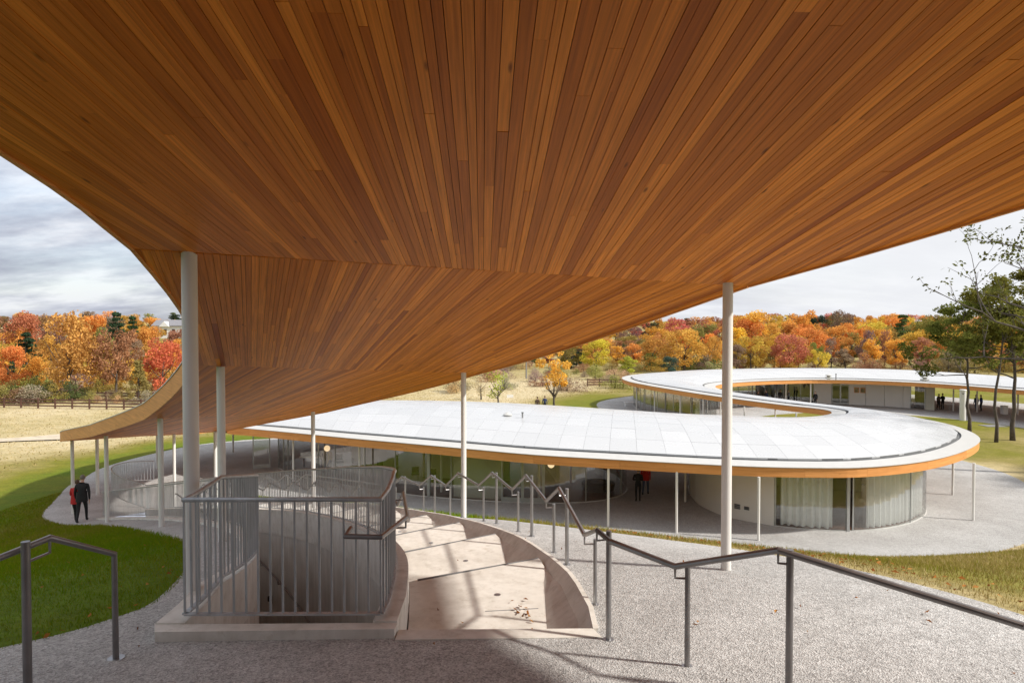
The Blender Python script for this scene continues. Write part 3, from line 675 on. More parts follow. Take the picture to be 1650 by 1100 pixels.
MB().prism([tuple(p) for p in pl], H-2.9, H-2.475).build('front_kerb', M['concrete'], shaft)
pl = [fr(-0.1, -0.25), fr(1.68, -0.25), fr(1.68, -0.002), fr(-0.1, -0.002)]
MB().prism([tuple(p) for p in pl], H-9.9, H-2.905).build('end_wall', M['shaft'], shaft)
for k in range(34):
    s0, s1 = SEND-0.2-0.30*k, SEND-0.2-0.30*(k+1); z = H-7.95-0.065*k
    MB().prism([tuple(fr(o, s)) for o, s in ((0.0, s1), (1.58, s1), (1.58, s0), (0.0, s0))], z-0.6, z).build('shaft_step', M['shaft'], shaft)
s0 = SEND-0.2-0.30*34
MB().prism([tuple(fr(o, s)) for o, s in [(0.0, 0.0)]+[(0.0, q) for q in np.linspace(0.5, s0, 12)]+[(1.58, q) for q in np.linspace(s0, 0.5, 12)]+[(1.58, 0.0)]], H-10.6, H-10.1).build('shaft_floor', M['shaft'], shaft)
hr = [P2(s, 1.49, H-6.75+0.028*(s-4)) for s in np.linspace(2.0, 22, 50)]
hand = MB().tube(hr, 0.025, 8).build('wall_handrail', M['railsteel'], shaft, True)
for s in np.arange(3.0, 21, 1.5):
    z = H-6.75+0.028*(s-4); MB().tube([P2(s, 1.49, z-.02), P2(s, 1.50, z-.12), P2(s, 1.60, z-.12)], 0.014, 6).build('rail_bracket', M['railsteel'], hand)
for s in np.arange(4.0, 19, 2.2): MB().cyl(P2(s, 1.52, H-7.35), 0.06, 0.12, 12).build('step_light', M['black'], shaft)

# ------------------------------------------------------------------ stairwell guard rail
guard = thing('guard_rail', 'galvanised steel guard of upright bars closing the curved stairwell', 'railing', (-2, 5.7, 6.85))
def gtop(s): return zs(s)+0.10+1.0
go_l, go_r = -0.02, 1.62
GR = lambda s: GL.off(s, go_r)
mb = MB(); LS = np.linspace(0.05, SEND, 90)
pl_ = [P2(s, go_l, gtop(s)) for s in LS[::-1]]; pr_ = [P2(s, go_r, gtop(s)) for s in LS]
c0, c1 = pl_[-1], pr_[0]
end_pts = [(-17.6, 30.4), (-19.2, 32.6), (-19.4, 34.3), (-18.4, 35.0)]
exx = crom([tuple(GR(SEND-1)), tuple(GR(SEND))]+end_pts, 8)[8:]
pr_ += [(x, y, gtop(SEND)-0.01*k) for k, (x, y) in enumerate(exx[1:])]
smooth_by_angle(MB().tube(pl_+pr_, 0.021, 10).build('top_rail', M['galv'], guard), 50)
def flat(pts, w, t):
    rings = []; P = np.array(pts); d = np.gradient(P[:, :2], axis=0); d /= np.linalg.norm(d, axis=1)[:, None]
    for p, q in zip(P, d):
        nx, ny = q[1]*w/2, -q[0]*w/2
        rings.append([(p[0]-nx, p[1]-ny, p[2]-t), (p[0]+nx, p[1]+ny, p[2]-t), (p[0]+nx, p[1]+ny, p[2]), (p[0]-nx, p[1]-ny, p[2])])
    return rings
for P in (pl_, pr_, [c0, tuple((np.array(c0)+np.array(c1))/2), c1]):
    MB().sweep(flat([(x, y, z-0.955) for x, y, z in P], 0.05, 0.014)).build('bottom_rail', M['galv'], guard)
bars = []
nf = 16
for k in range(nf+1):
    t = k/nf; p = np.array(c0)+(np.array(c1)-np.array(c0))*t; bars.append((tuple(p), math.atan2(c1[1]-c0[1], c1[0]-c0[0])))
for P, skip in ((pl_, True), (pr_, True)):
    Pn = np.array(P); s = np.r_[0, np.cumsum(np.linalg.norm(np.diff(Pn[:, :2], axis=0), axis=1))]
    for q in np.arange(0.12, s[-1]-.02, 0.142):
        if P is pl_: q = s[-1]-q
        p = tuple(np.interp(q, s, Pn[:, j]) for j in range(3)); p2 = tuple(np.interp(q+.05, s, Pn[:, j]) for j in range(2)); p1 = tuple(np.interp(q-.05, s, Pn[:, j]) for j in range(2))
        bars.append((p, math.atan2(p2[1]-p1[1], p2[0]-p1[0])))
bars.sort(key=lambda b: b[0][1])
bm_ = mesh('bar', *(lambda m: (m.V, m.F))(MB().box((0, 0, -0.477), 0.016, 0.016, 0.948)), M['galv'])
rb = MB()
for k, (p, a) in enumerate(bars):
    if k < 292:
        o = link('bar', bm_, guard, False); o.location = Vector(p)-WL[guard]; o.rotation_euler = (0, 0, a)
    else: rb.box((p[0], p[1], p[2]-.477), 0.017, 0.015, 0.948, a)
tag(rb.build('bar_run', M['galv'], guard), kind='stuff')
# small zigzag handrail carried on the guard, with its return on the front
hr = thing('zigzag_handrail', 'short grey zigzag handrail fixed to the stair side of the upright-bar guard', 'handrail', (-1, 5.6, 7.4))
zz = []
for k in range(12):
    s_t = 0.45+1.86*k
    zz += [P2(s_t, go_r+.14, zs(s_t)+0.80), P2(s_t+0.62, go_r+.14, zs(s_t+1.2)+0.72)]
fc = np.array(c1)
start = [(fc[0]-0.27, fc[1]+.09, H-2.55+.83), (fc[0]-0.27, fc[1]-.10, H-2.55+.82), (fc[0]+0.03, fc[1]-.12, H-2.55+.82)]
smooth_by_angle(MB().tube(start+zz, 0.022, 8).build('rail', M['railsteel'], hr), 25)
for p in zz[::2]:
    MB().tube([(p[0], p[1], p[2]-.02), (p[0], p[1], p[2]-.09), (p[0]-.14, p[1]-.02, p[2]-.09)], 0.010, 6).build('bracket', M['railsteel'], hr)

# ------------------------------------------------------------------ zigzag handrail on posts beside the steps
zh = thing('zigzag_railing', 'long steel zigzag handrail on tall and short posts following the outer edge of the steps', 'handrail', (0.8, 5.5, 6.75))
tallp = [(982, 1024, 5.47), (914, 921, 7.86), (857, 882, 9.9), (800, 859, 11.75), (744, 846, 13.5), (700, 838, 15.2), (652, 831, 16.7)]
TP = [((px-825)/1100*d, d) for px, _, d in tallp]
shp = [(960, 6.35), (893, 8.55), (835, 10.45), (779, 12.25), (725, 14.0), (682, 15.75), (637, 17.2)]
SP = [((px-825)/1100*d, d) for px, d in shp]
for k in range(9):                       # continues round the lower curve
    s = 16.3+1.62*k
    if s < SEND+0.5:
        p = GL.off(s, 3.98); TP.append(tuple(p)); p = GL.off(s+0.66, 3.98); SP.append(tuple(p))
rail = []; nT = len(TP)
posts = []
for k in range(nT):
    (x, y) = TP[k]; zb = g1(x, y); 
    tx = np.array(SP[k])-np.array(TP[k]); tx /= np.linalg.norm(tx); nl = np.array([-tx[1], tx[0]])*0.10
    pk = (x+nl[0]-tx[0]*.03, y+nl[1]-tx[1]*.03, zb+0.90); (sx, sy) = SP[k]; zsb = g1(sx, sy); vl = (sx+nl[0], sy+nl[1], zsb+0.655)
    rail += [pk, vl]; posts.append(((x, y), zb, 0.885, pk, .0225)); posts.append(((sx, sy), zsb, 0.617, vl, .018))
# toward the viewer: run out over the gravel to the right
def lift(px, py, d): return tuple(U(px, py, d))
P1b = U(1107, 1095, 4.92); P0x = U(1273, 890, 4.42)
near = [lift(1900, 1105, 3.2), lift(1650, 1008, 3.85), lift(1254, 886, 4.44), lift(1088, 912, 4.93), lift(984, 872, 5.40)]
smooth_by_angle(MB().tube(near[:], 0.0235, 12).build('rail', M['railsteel'], zh), 20)
smooth_by_angle(MB().tube([lift(984, 872, 5.42)]+rail, 0.0215, 8).build('rail', M['railsteel'], zh), 20)
posts.append(((P1b.x, P1b.y), g1(P1b.x, P1b.y), U(1107, 905, 4.92).z-g1(P1b.x, P1b.y), near[3], .0205)); posts.append(((P0x.x, P0x.y), g1(P0x.x, P0x.y), P0x.z-g1(P0x.x, P0x.y)+.02, near[2], .0235))
e5 = near[0]; smooth_by_angle(MB().cyl((e5[0], e5[1], g1(e5[0], e5[1])-.05), .0235, e5[2]-g1(e5[0], e5[1])+.05, 14).build('post', M['railsteel'], zh))
for (x, y), zb, h, att, r in posts:
    po = MB().cyl((x, y, zb-.05), r, h+.05, 12).build('post', M['steel'] if y > 5.2 else M['railsteel'], zh); smooth_by_angle(po)
    zz_ = min(att[2]-.085, zb+h-.03)
    MB().tube([(att[0], att[1], att[2]-.015), (att[0], att[1], zz_), (x, y, zz_)], 0.0095, 6).build('bracket', M['steel'] if y > 5.2 else M['railsteel'], po)
    MB().cyl((x, y, zb-.01), r*2.0, .016, 14).build('base_plate', M['steel'], po)
lh = thing('corner_handrail', 'dark steel handrail with a bent corner post on the gravel at the lawn edge', 'handrail', (-3, 5.1, 6.75))
b = U(187, 1075, 5.10); gx = g1(b.x, b.y)
top = U(184, 892, 5.08); pk = U(80, 866, 4.62); fl = U(-150, 958, 4.0)
fl = fl+(fl-pk)*0.8; e4 = g1(fl.x, fl.y); smooth_by_angle(MB().cyl((fl.x, fl.y, e4-.05), .0225, max(.3, fl.z-e4+.05), 14).build('post', M['railsteel'], lh))
smooth_by_angle(MB().tube([tuple(fl), tuple(pk), tuple(top), (b.x, b.y, gx-.05)], 0.0225, 12).build('rail', M['railsteel'], lh), 20)
MB().cyl((b.x, b.y, gx-.012), .06, .02, 16).build('base_plate', M['steel'], lh)
p4 = U(41, 872, 4.42); g4 = g1(p4.x, p4.y)
po = smooth_by_angle(MB().cyl((p4.x, p4.y, g4-.05), .027, p4.z-g4+.05, 16).build('post', M['railsteel'], lh))
MB().tube([(pk.x, pk.y, pk.z-.01), (pk.x, pk.y, pk.z-.10), (p4.x, p4.y, pk.z-.10)], .010, 6).build('bracket', M['railsteel'], po)

uh = thing('light_block_wall', 'dark fronted upper hall under the head of the canopy behind the viewpoint', 'building', (0, -7, 8))  # unseen wall, added to block light reaching the ceiling from behind
zc_ = lambda y: 0.6+0.16*(6.8-y)+H
for k in range(13):
    x0 = -7.2+1.55*k; MB().box((x0+.75, -7.0, (g1(x0+.75, -7)+zc_(-7))/2-.02), 1.46, .10, zc_(-7)-g1(x0+.75, -7)-.02).build('panel', M['dark_wood'], uh); MB().box((x0, -6.95, (g1(x0, -7)+zc_(-7))/2-.02), .07, .14, zc_(-7)-g1(x0, -7)-.02).build('mullion', M['gutter'], uh)

# ------------------------------------------------------------------ lower pavilion: winding white roof over glass rooms
pav = thing('pavilion', 'long winding low building with white panelled roof, orange wood fascia and curved glass rooms', 'building', (4, 34, 0))
Nz = [(x, y, 2.75) for x, y in RN]; Fz = [(x, y, 2.75) for x, y in RF]
top_deck(Nz, Fz, pav, ledge=1.05, npart=290, across=7, along=1.32, crown=0.055, upto=52)
fascia_run(Nz, -1, pav, h=0.42, step=6); fascia_run(Fz, 1, pav, h=0.42, step=6)
mb = MB(); mb.strip([tuple(p) for p in Nz], [tuple(p) for p in Fz]); mb.build('ceiling', M['fascia'], pav)
for o in list(C.objects):
    if o.name.startswith('ceiling') and 'tone' not in o.data.attributes: tonefaces(o)
def ray0(px, py, z=0.0): v = U0(px, py, z); return (v.x, v.y)
front_cols = [ray0(980, 848), ray0(1090, 858), ray0(1222, 870), ray0(1568, 838), ray0(1535, 797), ray0(1104, 808)]
others = [(-13.0, 40.4), (-8.6, 38.3), (27.2, 44.5), (25.0, 50.5), (22.0, 56.9), (-20.5, 50), (-14, 53.6), (-4, 54.6), (12.5, 46.4), (18.7, 44.8), (21.5, 51.5), (18.9, 55.4)]
for x, y in front_cols+others: column((x, y), g1(x, y)-.05, 2.76, 0.058, pav, 14)
# wall-camera on a column
HT = 2.74
def cutcurve(P, n=6, closed=False): return Curve2(P, n)
def glass_run(cur, s0, s1, off=0.0, bottom=0.037, name='glass_pane', parent=None, top=HT):
    m = max(2, int((s1-s0)/0.5)+1); ss = np.linspace(s0+.012, s1-.012, m)
    rings = []
    for s in ss:
        a = cur.off(s, off); b = cur.off(s, off-0.02); za = g1(a[0], a[1])*0+bottom
        rings.append([(a[0], a[1], za), (b[0], b[1], za), (b[0], b[1], top), (a[0], a[1], top)])
    return MB().sweep(rings).build(name, M['glass'], parent or pav)
def wall_run(cur, s0, s1, off=-0.02, mat=None, name='wall', th=0.15, top=HT, bottom=-0.05):
    m = max(2, int((s1-s0)/0.4)+1); rings = []
    for s in np.linspace(s0, s1, m):
        a = cur.off(s, off); b = cur.off(s, off-th)
        rings.append([(a[0], a[1], bottom), (b[0], b[1], bottom), (b[0], b[1], top), (a[0], a[1], top)])
    return smooth_by_angle(MB().sweep(rings).build(name, mat or M['wall'], pav))
def post_at(cur, s, w=0.05, d=0.09, name='mullion', off=-0.01, mat=None):
    p = cur.off(s, off); n = cur.nrm(s); return MB().box((p[0], p[1], HT/2), w, d, HT-.004, math.atan2(-n[0], n[1])).build(name, mat or M['frame'], pav)
def sill(cur, s0, s1, name='glass_track', mat=None):
    m = max(2, int((s1-s0)/0.5)+1); rings = []
    for s in np.linspace(s0, s1, m):
        a = cur.off(s, 0.035); b = cur.off(s, -0.06); rings.append([(a[0], a[1], -0.02), (b[0], b[1], -0.02), (b[0], b[1], 0.036), (a[0], a[1], 0.036)])
    return MB().sweep(rings).build(name, mat or M['ledge'], pav)
def door(cur, s0, s1, mat=None):
    a = cur.at(s0); b = cur.at(s1); w = math.dist(a, b); rz = math.atan2(b[1]-a[1], b[0]-a[0]); mid = (a+b)/2
    d = np.array([math.cos(rz), math.sin(rz)])
    root = None; mb = MB()
    fm = mat or M['frame']
    for q in (0.035, w-.035): p = a+d*q; mb.box((p[0], p[1], HT/2), .07, .07, HT-.01, rz)
    for z, h in ((0.16, 0.22), (2.30, .09)): mb.box((mid[0], mid[1], z), w-.142, .055, h, rz)
    root = mb.build('door', fm, pav)
    g = MB().box((mid[0], mid[1], 1.27), w-.16, .015, 1.96, rz); g.build('door_glass', M['glass'], root)
    g = MB().box((mid[0], mid[1], 2.535), w-.16, .015, .36, rz); g.build('door_glass', M['glass'], root)
    n_ = np.array([d[1], -d[0]])
    p = a+d*(w-.16)+n_*.07; MB().cyl((p[0], p[1], .95), .014, .32, 8).build('handle', M['steel'], root)
    return root
# hall on the left
hallP = [(-15.3, 44.5), (-13.6, 42.4), (-11.6, 40.9), (-8.35, 38.8), (-6.4, 37.75), (-3.5, 36.65), (-0.6, 35.95), (1.65, 35.65), (3.87, 35.85), (5.3, 36.6), (6.25, 37.8), (6.6, 39.5), (6.2, 43), (4, 46.5), (0, 49), (-6, 50.6), (-11.5, 50.2), (-14.6, 48.2), (-15.5, 46.2), (-15.3, 44.5)]
hall = Curve2(hallP, 10)
def s_of_px(cur, px, smax):
    ss = np.linspace(0, smax, 600); v = [pxof(tuple(cur.at(s))+(0.0,)) for s in ss]
    return float(np.interp(px, v, ss))
fs = hall.S[10*9]
marks = [447, 457, 464, 513, 540, 588, 637, 691, 727, 808, 842, 876, 944, 1001]
sm = [max(0.02, s_of_px(hall, p, fs+1.5)) for p in marks]
sill(hall, 0.0, hall.L-.05)
for a, b, p in zip(sm[:-1], sm[1:], marks[:-1]):
    if p == 727: wall_run(hall, a, b, -0.35, M['olive_wall'], th=0.2); glass_run(hall, a, b)
    elif p in (808, 842): door(hall, a, b)
    else: glass_run(hall, a, b)
for s, p in zip(sm, marks):
    post_at(hall, s, 0.16 if p in (691,) else (0.11 if p in (876, 457) else 0.035), 0.12 if p in (691, 876) else 0.06)
rest_s = np.linspace(sm[-1], hall.L-.05, 16)
for a, b in zip(rest_s[:-1], rest_s[1:]): glass_run(hall, a, b)
for s in rest_s[1:]: post_at(hall, s, 0.035, 0.06)
fl = [tuple(hall.off(s, -0.08)) for s in np.linspace(0, hall.L-.1, 80)]
MB().prism(fl, -0.05, 0.035).build('floor', M['brownfloor'], pav)
for px, back in ((547, 2.0), (697, 1.1), (868, 1.0), (610, 4.2)):
    p = hall.off(s_of_px(hall, px, fs), -back); column(p, 0, 2.76, 0.07, pav, 14)
# a solid room in the middle of the hall with olive plaster
for (x, y, sx, sy, rz) in ((-2.6, 41.2, 5.0, 0.2, -.18), (-9.2, 45.5, 3.6, 0.2, -.4), (2.5, 42.6, 0.2, 4.5, 0.1)):
    MB().box((x, y, 1.38), sx, sy, 2.70, rz).build('inner_wall', M['olive_wall'], pav)
# open glass door leaf at the left end
dl = Curve2([ray0(406, 756), ray0(437, 754)], 2); door(dl, 0.05, dl.L-.05)
# lobe room on the right
lobeP = [(9.8, 37.4), (9.75, 35.3), (10.25, 33.5), (10.8, 32.75), (12.1, 31.65), (13.6, 31.0), (15.3, 30.75), (17.4, 31.25), (19.4, 32.5), (20.9, 34.3), (21.4, 37), (20.3, 40.3), (17, 42.2), (13, 42.0), (10.6, 40.2), (9.8, 37.4)]
lobe = Curve2(lobeP, 10); fs2 = lobe.S[10*9]
lm = [s_of_px(lobe, p, fs2) for p in (1170, 1248, 1345, 1366, 1374, 1402, 1467, 1499)]
w0 = 0.05
sill(lobe, lm[1], lobe.L-.3)
for k, (a, b) in enumerate(((w0, lm[0]*0.33), (lm[0]*0.33+.004, lm[0]*.66), (lm[0]*.66+.004, lm[0]), (lm[0]+.004, lm[1]-.02))): wall_run(lobe, a, b, 0.0, M['wall'], 'wall_panel', th=0.18)
for a, b in ((lm[1], lm[3]), (lm[4], lm[6]), (lm[6], lm[7])): glass_run(lobe, a, b)
door(lobe, lm[3]-.62, lm[3]-.01) if False else None
for s, w in ((lm[1]+.03, .06), (lm[3], .14), (lm[4], .06), (lm[6], .03), (lm[7], .03)): post_at(lobe, s, w, 0.12 if w > .1 else .06)
rs = np.linspace(lm[7], lobe.L-.4, 9)
for a, b in zip(rs[:-1], rs[1:]): glass_run(lobe, a, b); post_at(lobe, b, 0.03, .06)
MB().prism([tuple(lobe.off(s, -0.2)) for s in np.linspace(0, lobe.L-.1, 70)], -0.05, 0.03).build('floor', M['brownfloor'], pav)
for px, py, w, h in ((1188, 829, .30, .24), (1203, 829, .26, .16)):
    s = s_of_px(lobe, px, fs2); p = lobe.off(s, .004); n = lobe.nrm(s); rz = math.atan2(-n[0], n[1])
    v = MB().box((p[0], p[1], 0.62), w, .03, h, rz).build('vent_plate', M['grey'], pav)
    for k in range(3):
        q = lobe.off(s, .022); MB().box((q[0], q[1], 0.62-h/3+h/3*k), w*.8, .012, .03, rz).build('slat', M['black'], v)
MB().box((12.5, 38.5, 1.38), 5.2, 0.2, 2.70, 0.2).build('inner_wall', M['wall'], pav); MB().box((17.4, 38.8, 1.38), 4.6, 0.2, 2.70, -0.3).build('inner_wall', M['olive_wall'], pav)
# glass hall round the far bend
tipP = [(17.6, 62.6), (16.4, 66.4), (14.9, 71.2), (14.1, 76), (14.5, 81), (17, 85.6), (22, 89.8), (29, 91.5), (33, 87.5), (30.5, 81.2), (25.5, 77.8), (21, 74.8), (18.9, 71), (18.7, 66), (18.9, 62.8)]
tip = Curve2(tipP, 8)
ts = np.arange(0.05, tip.L, 1.55)
for a, b in zip(ts[:-1], ts[1:]): glass_run(tip, b-1.55, b-.0) if False else None
class Rev:                                      # travel with the room on the left so panes face out
    def __init__(s, c): s.c = c; s.L = c.L
    def at(s, t): return s.c.at(s.L-t)
    def nrm(s, t): return -s.c.nrm(s.L-t)
    def off(s, t, o): return s.at(t)+s.nrm(t)*o
tipr = Rev(tip); sill(tipr, 0.0, tip.L)
for k, (a, b) in enumerate(zip(ts[:-1], ts[1:])):
    glass_run(tipr, a, b); post_at(tipr, b, 0.035, .05)
MB().prism([tuple(tip.off(s, 0.1)) for s in np.linspace(0, tip.L, 60)], -0.05, 0.03).build('floor', M['brownfloor'], pav)
for x, y in ((17.2, 61.3), (16.1, 65.2), (14.6, 69.8), (13.7, 75), (20.8, 72.6), (24.5, 76), (20.2, 66)): column((x, y), -.05, 2.76, .06, pav, 10)
# far wing: wall, doors, openings
farP = [(30.5, 81.2), (33, 81.6), (36, 81.4), (39, 80.6), (42, 79.1), (44.6, 77.1), (46.5, 75)]
far = Curve2(farP, 8)
def sf(px): return s_of_px(far, px, far.L)
sill(far, 0.0, sf(1466), 'wall_base', M['grey'])
fm_ = [1238, 1262, 1290, 1311, 1340]
for a, b in zip(fm_[:-1], fm_[1:]):
    if a >= 1311: wall_run(far, max(0, sf(a)), sf(b)-.03, 0, M['wall'], 'wall_panel')
    else: glass_run(far, max(0.02, sf(a)), sf(b)); post_at(far, max(.05, sf(b)), .05, .06)
door(far, sf(1340), sf(1354)); door(far, sf(1354)+.01, sf(1368))
for a, b in ((1368, 1395), (1395, 1425), (1425, 1455), (1455, 1467)): wall_run(far, sf(a)+.01, sf(b)-.03, 0, M['wall'], 'wall_panel')
glass_run(far, sf(1467), sf(1490)); post_at(far, sf(1467), .08, .1); post_at(far, sf(1490), .08, .1)
wall_run(far, sf(1467), sf(1490), -1.6, M['dark_wood'], 'inner_wall'); wall_run(far, sf(1490), sf(1506), -.05, M['olive_wall'], 'wall_panel')
for px in (1380, 1390):
    s = sf(px); p = far.off(s, .02); n = far.nrm(s); rz = math.atan2(-n[0], n[1])
    f = MB().box((p[0], p[1], 1.78), .52, .04, .62, rz).build('picture_frame', M['fascia'], pav); tonefaces(f); q = far.off(s, .043); MB().box((q[0], q[1], 1.78), .42, .012, .50, rz).build('print', M['picture'], f)
for px, py in ((1454, 655), (1494, 658), (1536, 662), (1574, 664), (1640, 668), (1306, 655), (1212, 652), (1266, 653)):
    x, y = ray0(px, py); column((x, y), -.05, 2.76, .075, pav, 10)
wall_run(Curve2([(31.5, 88), (38, 91), (46, 88), (51, 82)], 5), 0.1, 20, 0, M['wall'], 'back_wall')
# things on the roof
def roof_at(px, py, z): return U0(px, py, z)
def vent(px, py, r, lab):
    p = roof_at(px, py+4, 3.75); t = thing('roof_vent', lab, 'vent', (p.x, p.y, p.z-.25))
    smooth_by_angle(MB().cyl((p.x, p.y, p.z-.25), r*.55, .40, 14).build('neck', M['ledge'], t)); smooth_by_angle(MB().tube([(p.x, p.y, p.z+.12), (p.x, p.y, p.z+.17), (p.x, p.y, p.z+.30)], [r, r*1.05, r*.35], 18).build('hood', M['ledge'], t))
    MB().box((p.x, p.y, p.z-.12), r*1.7, r*1.7, .16).build('flashing', M['ledge'], t)
vent(818, 668, .27, 'white hooded roof vent on the near roof, left of the thin pipe')
vent(1335, 603, .33, 'hooded vent on the far roof, left of the other one there'); vent(1490, 606, .36, 'hooded vent on the far roof nearest the tall trees')
for px, py, lab in ((842, 671, 'thin grey pipe standing on the near white roof beside the hooded vent'), (1347, 604, 'thin grey pipe on the far white roof beside a hooded vent')):
    p = roof_at(px, py+4, 3.75); t = thing('vent_pipe', lab, 'pipe', (p.x, p.y, p.z-.25)); MB().cyl((p.x, p.y, p.z-.25), .05, .6, 10).build('pipe', M['grey'], t); MB().cyl((p.x, p.y, p.z+.35), .07, .07, 10).build('cap', M['gutter'], t)
# lit globe lamps hanging inside the glass
for px, py, lab in ((527, 722, 'glowing round globe lamp inside the left end of the glass hall'), (888, 748, 'glowing round globe lamp inside the glass near the double door')):
    s = s_of_px(hall, px, fs); p = hall.off(s, -0.55); d = p[1]; v = U(px, py, d); t = thing('globe_lamp', lab, 'lamp', (v.x, v.y, v.z))
    bmn = bmesh.new(); bmesh.ops.create_icosphere(bmn, subdivisions=3, radius=0.185); me = bpy.data.meshes.new('globe'); bmn.to_mesh(me); bmn.free(); me.materials.append(M['globe']); me.polygons.foreach_set('use_smooth', [True]*len(me.polygons))
    link('globe', me, t, False); MB().tube([(v.x, v.y, v.z+.17), (v.x, v.y, 2.745)], .008, 6).build('cord', M['black'], t)
# curtains
def curtain(sa, sb, lab, seed):
    r_ = random.Random(seed); t = thing('curtain', lab, 'curtain', tuple(lobe.off((sa+sb)/2, -.35))+(0.03,))
    n = int((sb-sa)/0.028); A = []; B = []
    ph = 0
    for k in range(n+1):
        s = sa+(sb-sa)*k/n; ph += 2*math.pi*0.028/r_.uniform(.24, .46)
        for lst, z, amp in ((A, 0.05, .15), (B, 2.66, .11)):
            p = lobe.off(s+.02*math.sin(ph*.5), -.32+amp*math.sin(ph)); lst.append((p[0], p[1], z))
    MB().strip(A, B).build('cloth', M['curtain'], t, True)
    MB().tube([tuple(lobe.off(s, -.32))+(2.69,) for s in np.linspace(sa, sb, 10)], .016, 6).build('curtain_rail', M['ledge'], t)
curtain(lm[1]+.22, lm[2], 'pale curtain hanging behind curved glass beside the white wall', 1); curtain(lm[5], lm[7]+2.2, 'pale curtain behind the curved glass at the round right end of the room', 2)
# furniture seen through the glass
def seat_round(x, y, r, lab):
    t = thing('round_bench', lab, 'bench', (x, y, 0.03)); smooth_by_angle(MB().tube([(x, y, .03), (x, y, .38), (x, y, .44)], [r*.92, r, r*.96], 28).build('base', M['cushion'], t)); smooth_by_angle(MB().tube([(x, y, .441), (x, y, .50)], [r*.5, r*.42], 20).build('cushion', M['grey'], t))
p = U0(993, 800, .03); seat_round(4.9, 38.6, .95, 'dark round bench inside the rounded end of the glass hall')
def chair(x, y, rz, lab, group):
    t = thing('chair', lab, 'chair', (x, y, .03), group); ca, sa = math.cos(rz), math.sin(rz); q = lambda a, b, z: (x+a*ca-b*sa, y+a*sa+b*ca, z)
    MB().box(q(0, 0, .47), .44, .44, .04, rz).build('seat', M['cushion'], t); MB().box(q(0, .21, .76), .42, .03, .36, rz).build('backrest', M['cushion'], t)
    for a in (-.19, .19):
        for b in (-.19, .19): MB().tube([q(a, b, .03), q(a, b, .45)], .014, 6).build('leg', M['steel'], t)
for lab, (x, y, rz) in zip(('dark chair inside the glass hall nearest the piano', 'dark chair turned away, second from the piano in the glass hall', 'dark chair in the middle of the row inside the glass hall', 'dark chair turned round inside the hall behind the wide glass', 'dark chair inside the glass hall nearest the olive wall'), ((-11.2, 44.2, .4), (-9.9, 43.2, 2.0), (-8.0, 41.8, .8), (-5.8, 40.6, 3.4), (-4.6, 39.6, .2))): chair(x, y, rz, lab, 'chairs inside the glass hall')
t = thing('grand_piano', 'black grand piano inside the left end of the glass hall', 'piano', (-13.0, 45.2, .03))
MB().prism([(-13.9, 44.6), (-12.3, 44.5), (-12.2, 45.4), (-12.7, 46.2), (-13.4, 46.4), (-13.9, 45.9)], .68, .98).build('case', M['black'], t); MB().prism([(-13.9, 44.35), (-12.3, 44.25), (-12.3, 44.49), (-13.9, 44.59)], .70, .78).build('keyboard', M['white'], t)
for x, y in ((-13.7, 44.8), (-12.5, 44.7), (-13.2, 46.1)): MB().cyl((x, y, .03), .05, .65, 8).build('leg', M['black'], t)
# white standing sign box, bollard, bins at the far wing
def place0(px, py): v = U0(px, py, 0.0); return v.x, v.y
x, y = place0(1551, 677); t = thing('vent_tower', 'tall white cylinder with a small shield emblem standing on the lawn', 'vent tower', (x, y, 0))
smooth_by_angle(MB().cyl((x, y, -.1), .28, 3.02, 28).build('shaft', M['column'], t)); smooth_by_angle(MB().tube([(x, y, 2.92), (x, y, 3.0), (x, y, 3.05)], [.31, .31, .27], 28).build('cap', M['column'], t))
sh = [(-.10, .12), (.10, .12), (.10, -.02), (0, -.14), (-.10, -.02)]; A = []
for a, b in sh: th = -math.pi/2-.55+a/.283; A.append((x+.283*math.cos(th), y+.283*math.sin(th), 2.68+b))
MB().strip(A, [(x+(p[0]-x)*1.03, y+(p[1]-y)*1.03, p[2]) for p in A], True).add([(x+(p[0]-x)*1.03, y+(p[1]-y)*1.03, p[2]) for p in A], [tuple(range(5))]).build('emblem', M['grey'], t)
for px, py, lab in ((1327, 650, 'small white box bin against the pale wall of the far wing'), (1618, 667, 'small white box bin beside a right-hand tree trunk')):
    x, y = place0(px, py); t = thing('bin', lab, 'bin', (x, y, 0)); MB().box((x, y, .42), .5, .45, .84).build('body', M['white'], t); MB().box((x, y, .875), .54, .49, .06).build('lid', M['ledge'], t)
def bench(x, y, rz, lab):
    t = thing('bench', lab, 'bench', (x, y, 0)); ca, sa = math.cos(rz), math.sin(rz)
    MB().box((x, y, .44), 1.7, .42, .06, rz).build('seat', M['white'], t)
    for a in (-.7, .7): MB().box((x+a*ca, y+a*sa, .205), .06, .38, .41, rz).build('leg', M['white'], t)
x, y = place0(1017, 654); bench(x, y, .1, 'small white bench on the grey gravel at the far glass hall')
x, y = place0(1530, 661); t = thing('table', 'small white table among people under the far wing', 'table', (x, y, 0)); MB().cyl((x, y, .70), .5, .04, 20).build('tabletop', M['white'], t); MB().cyl((x, y, 0), .04, .70, 10).build('leg', M['steel'], t)
# grey paving slab on the lawn by the tower
MB().box((*place0(1600, 686), 0.0), 1.9, 1.3, .06).build('stone_slab', M['grey'])
tag(bpy.data.objects['stone_slab'], 'flat grey slab lying in the lawn right of the white cylinder', 'slab')

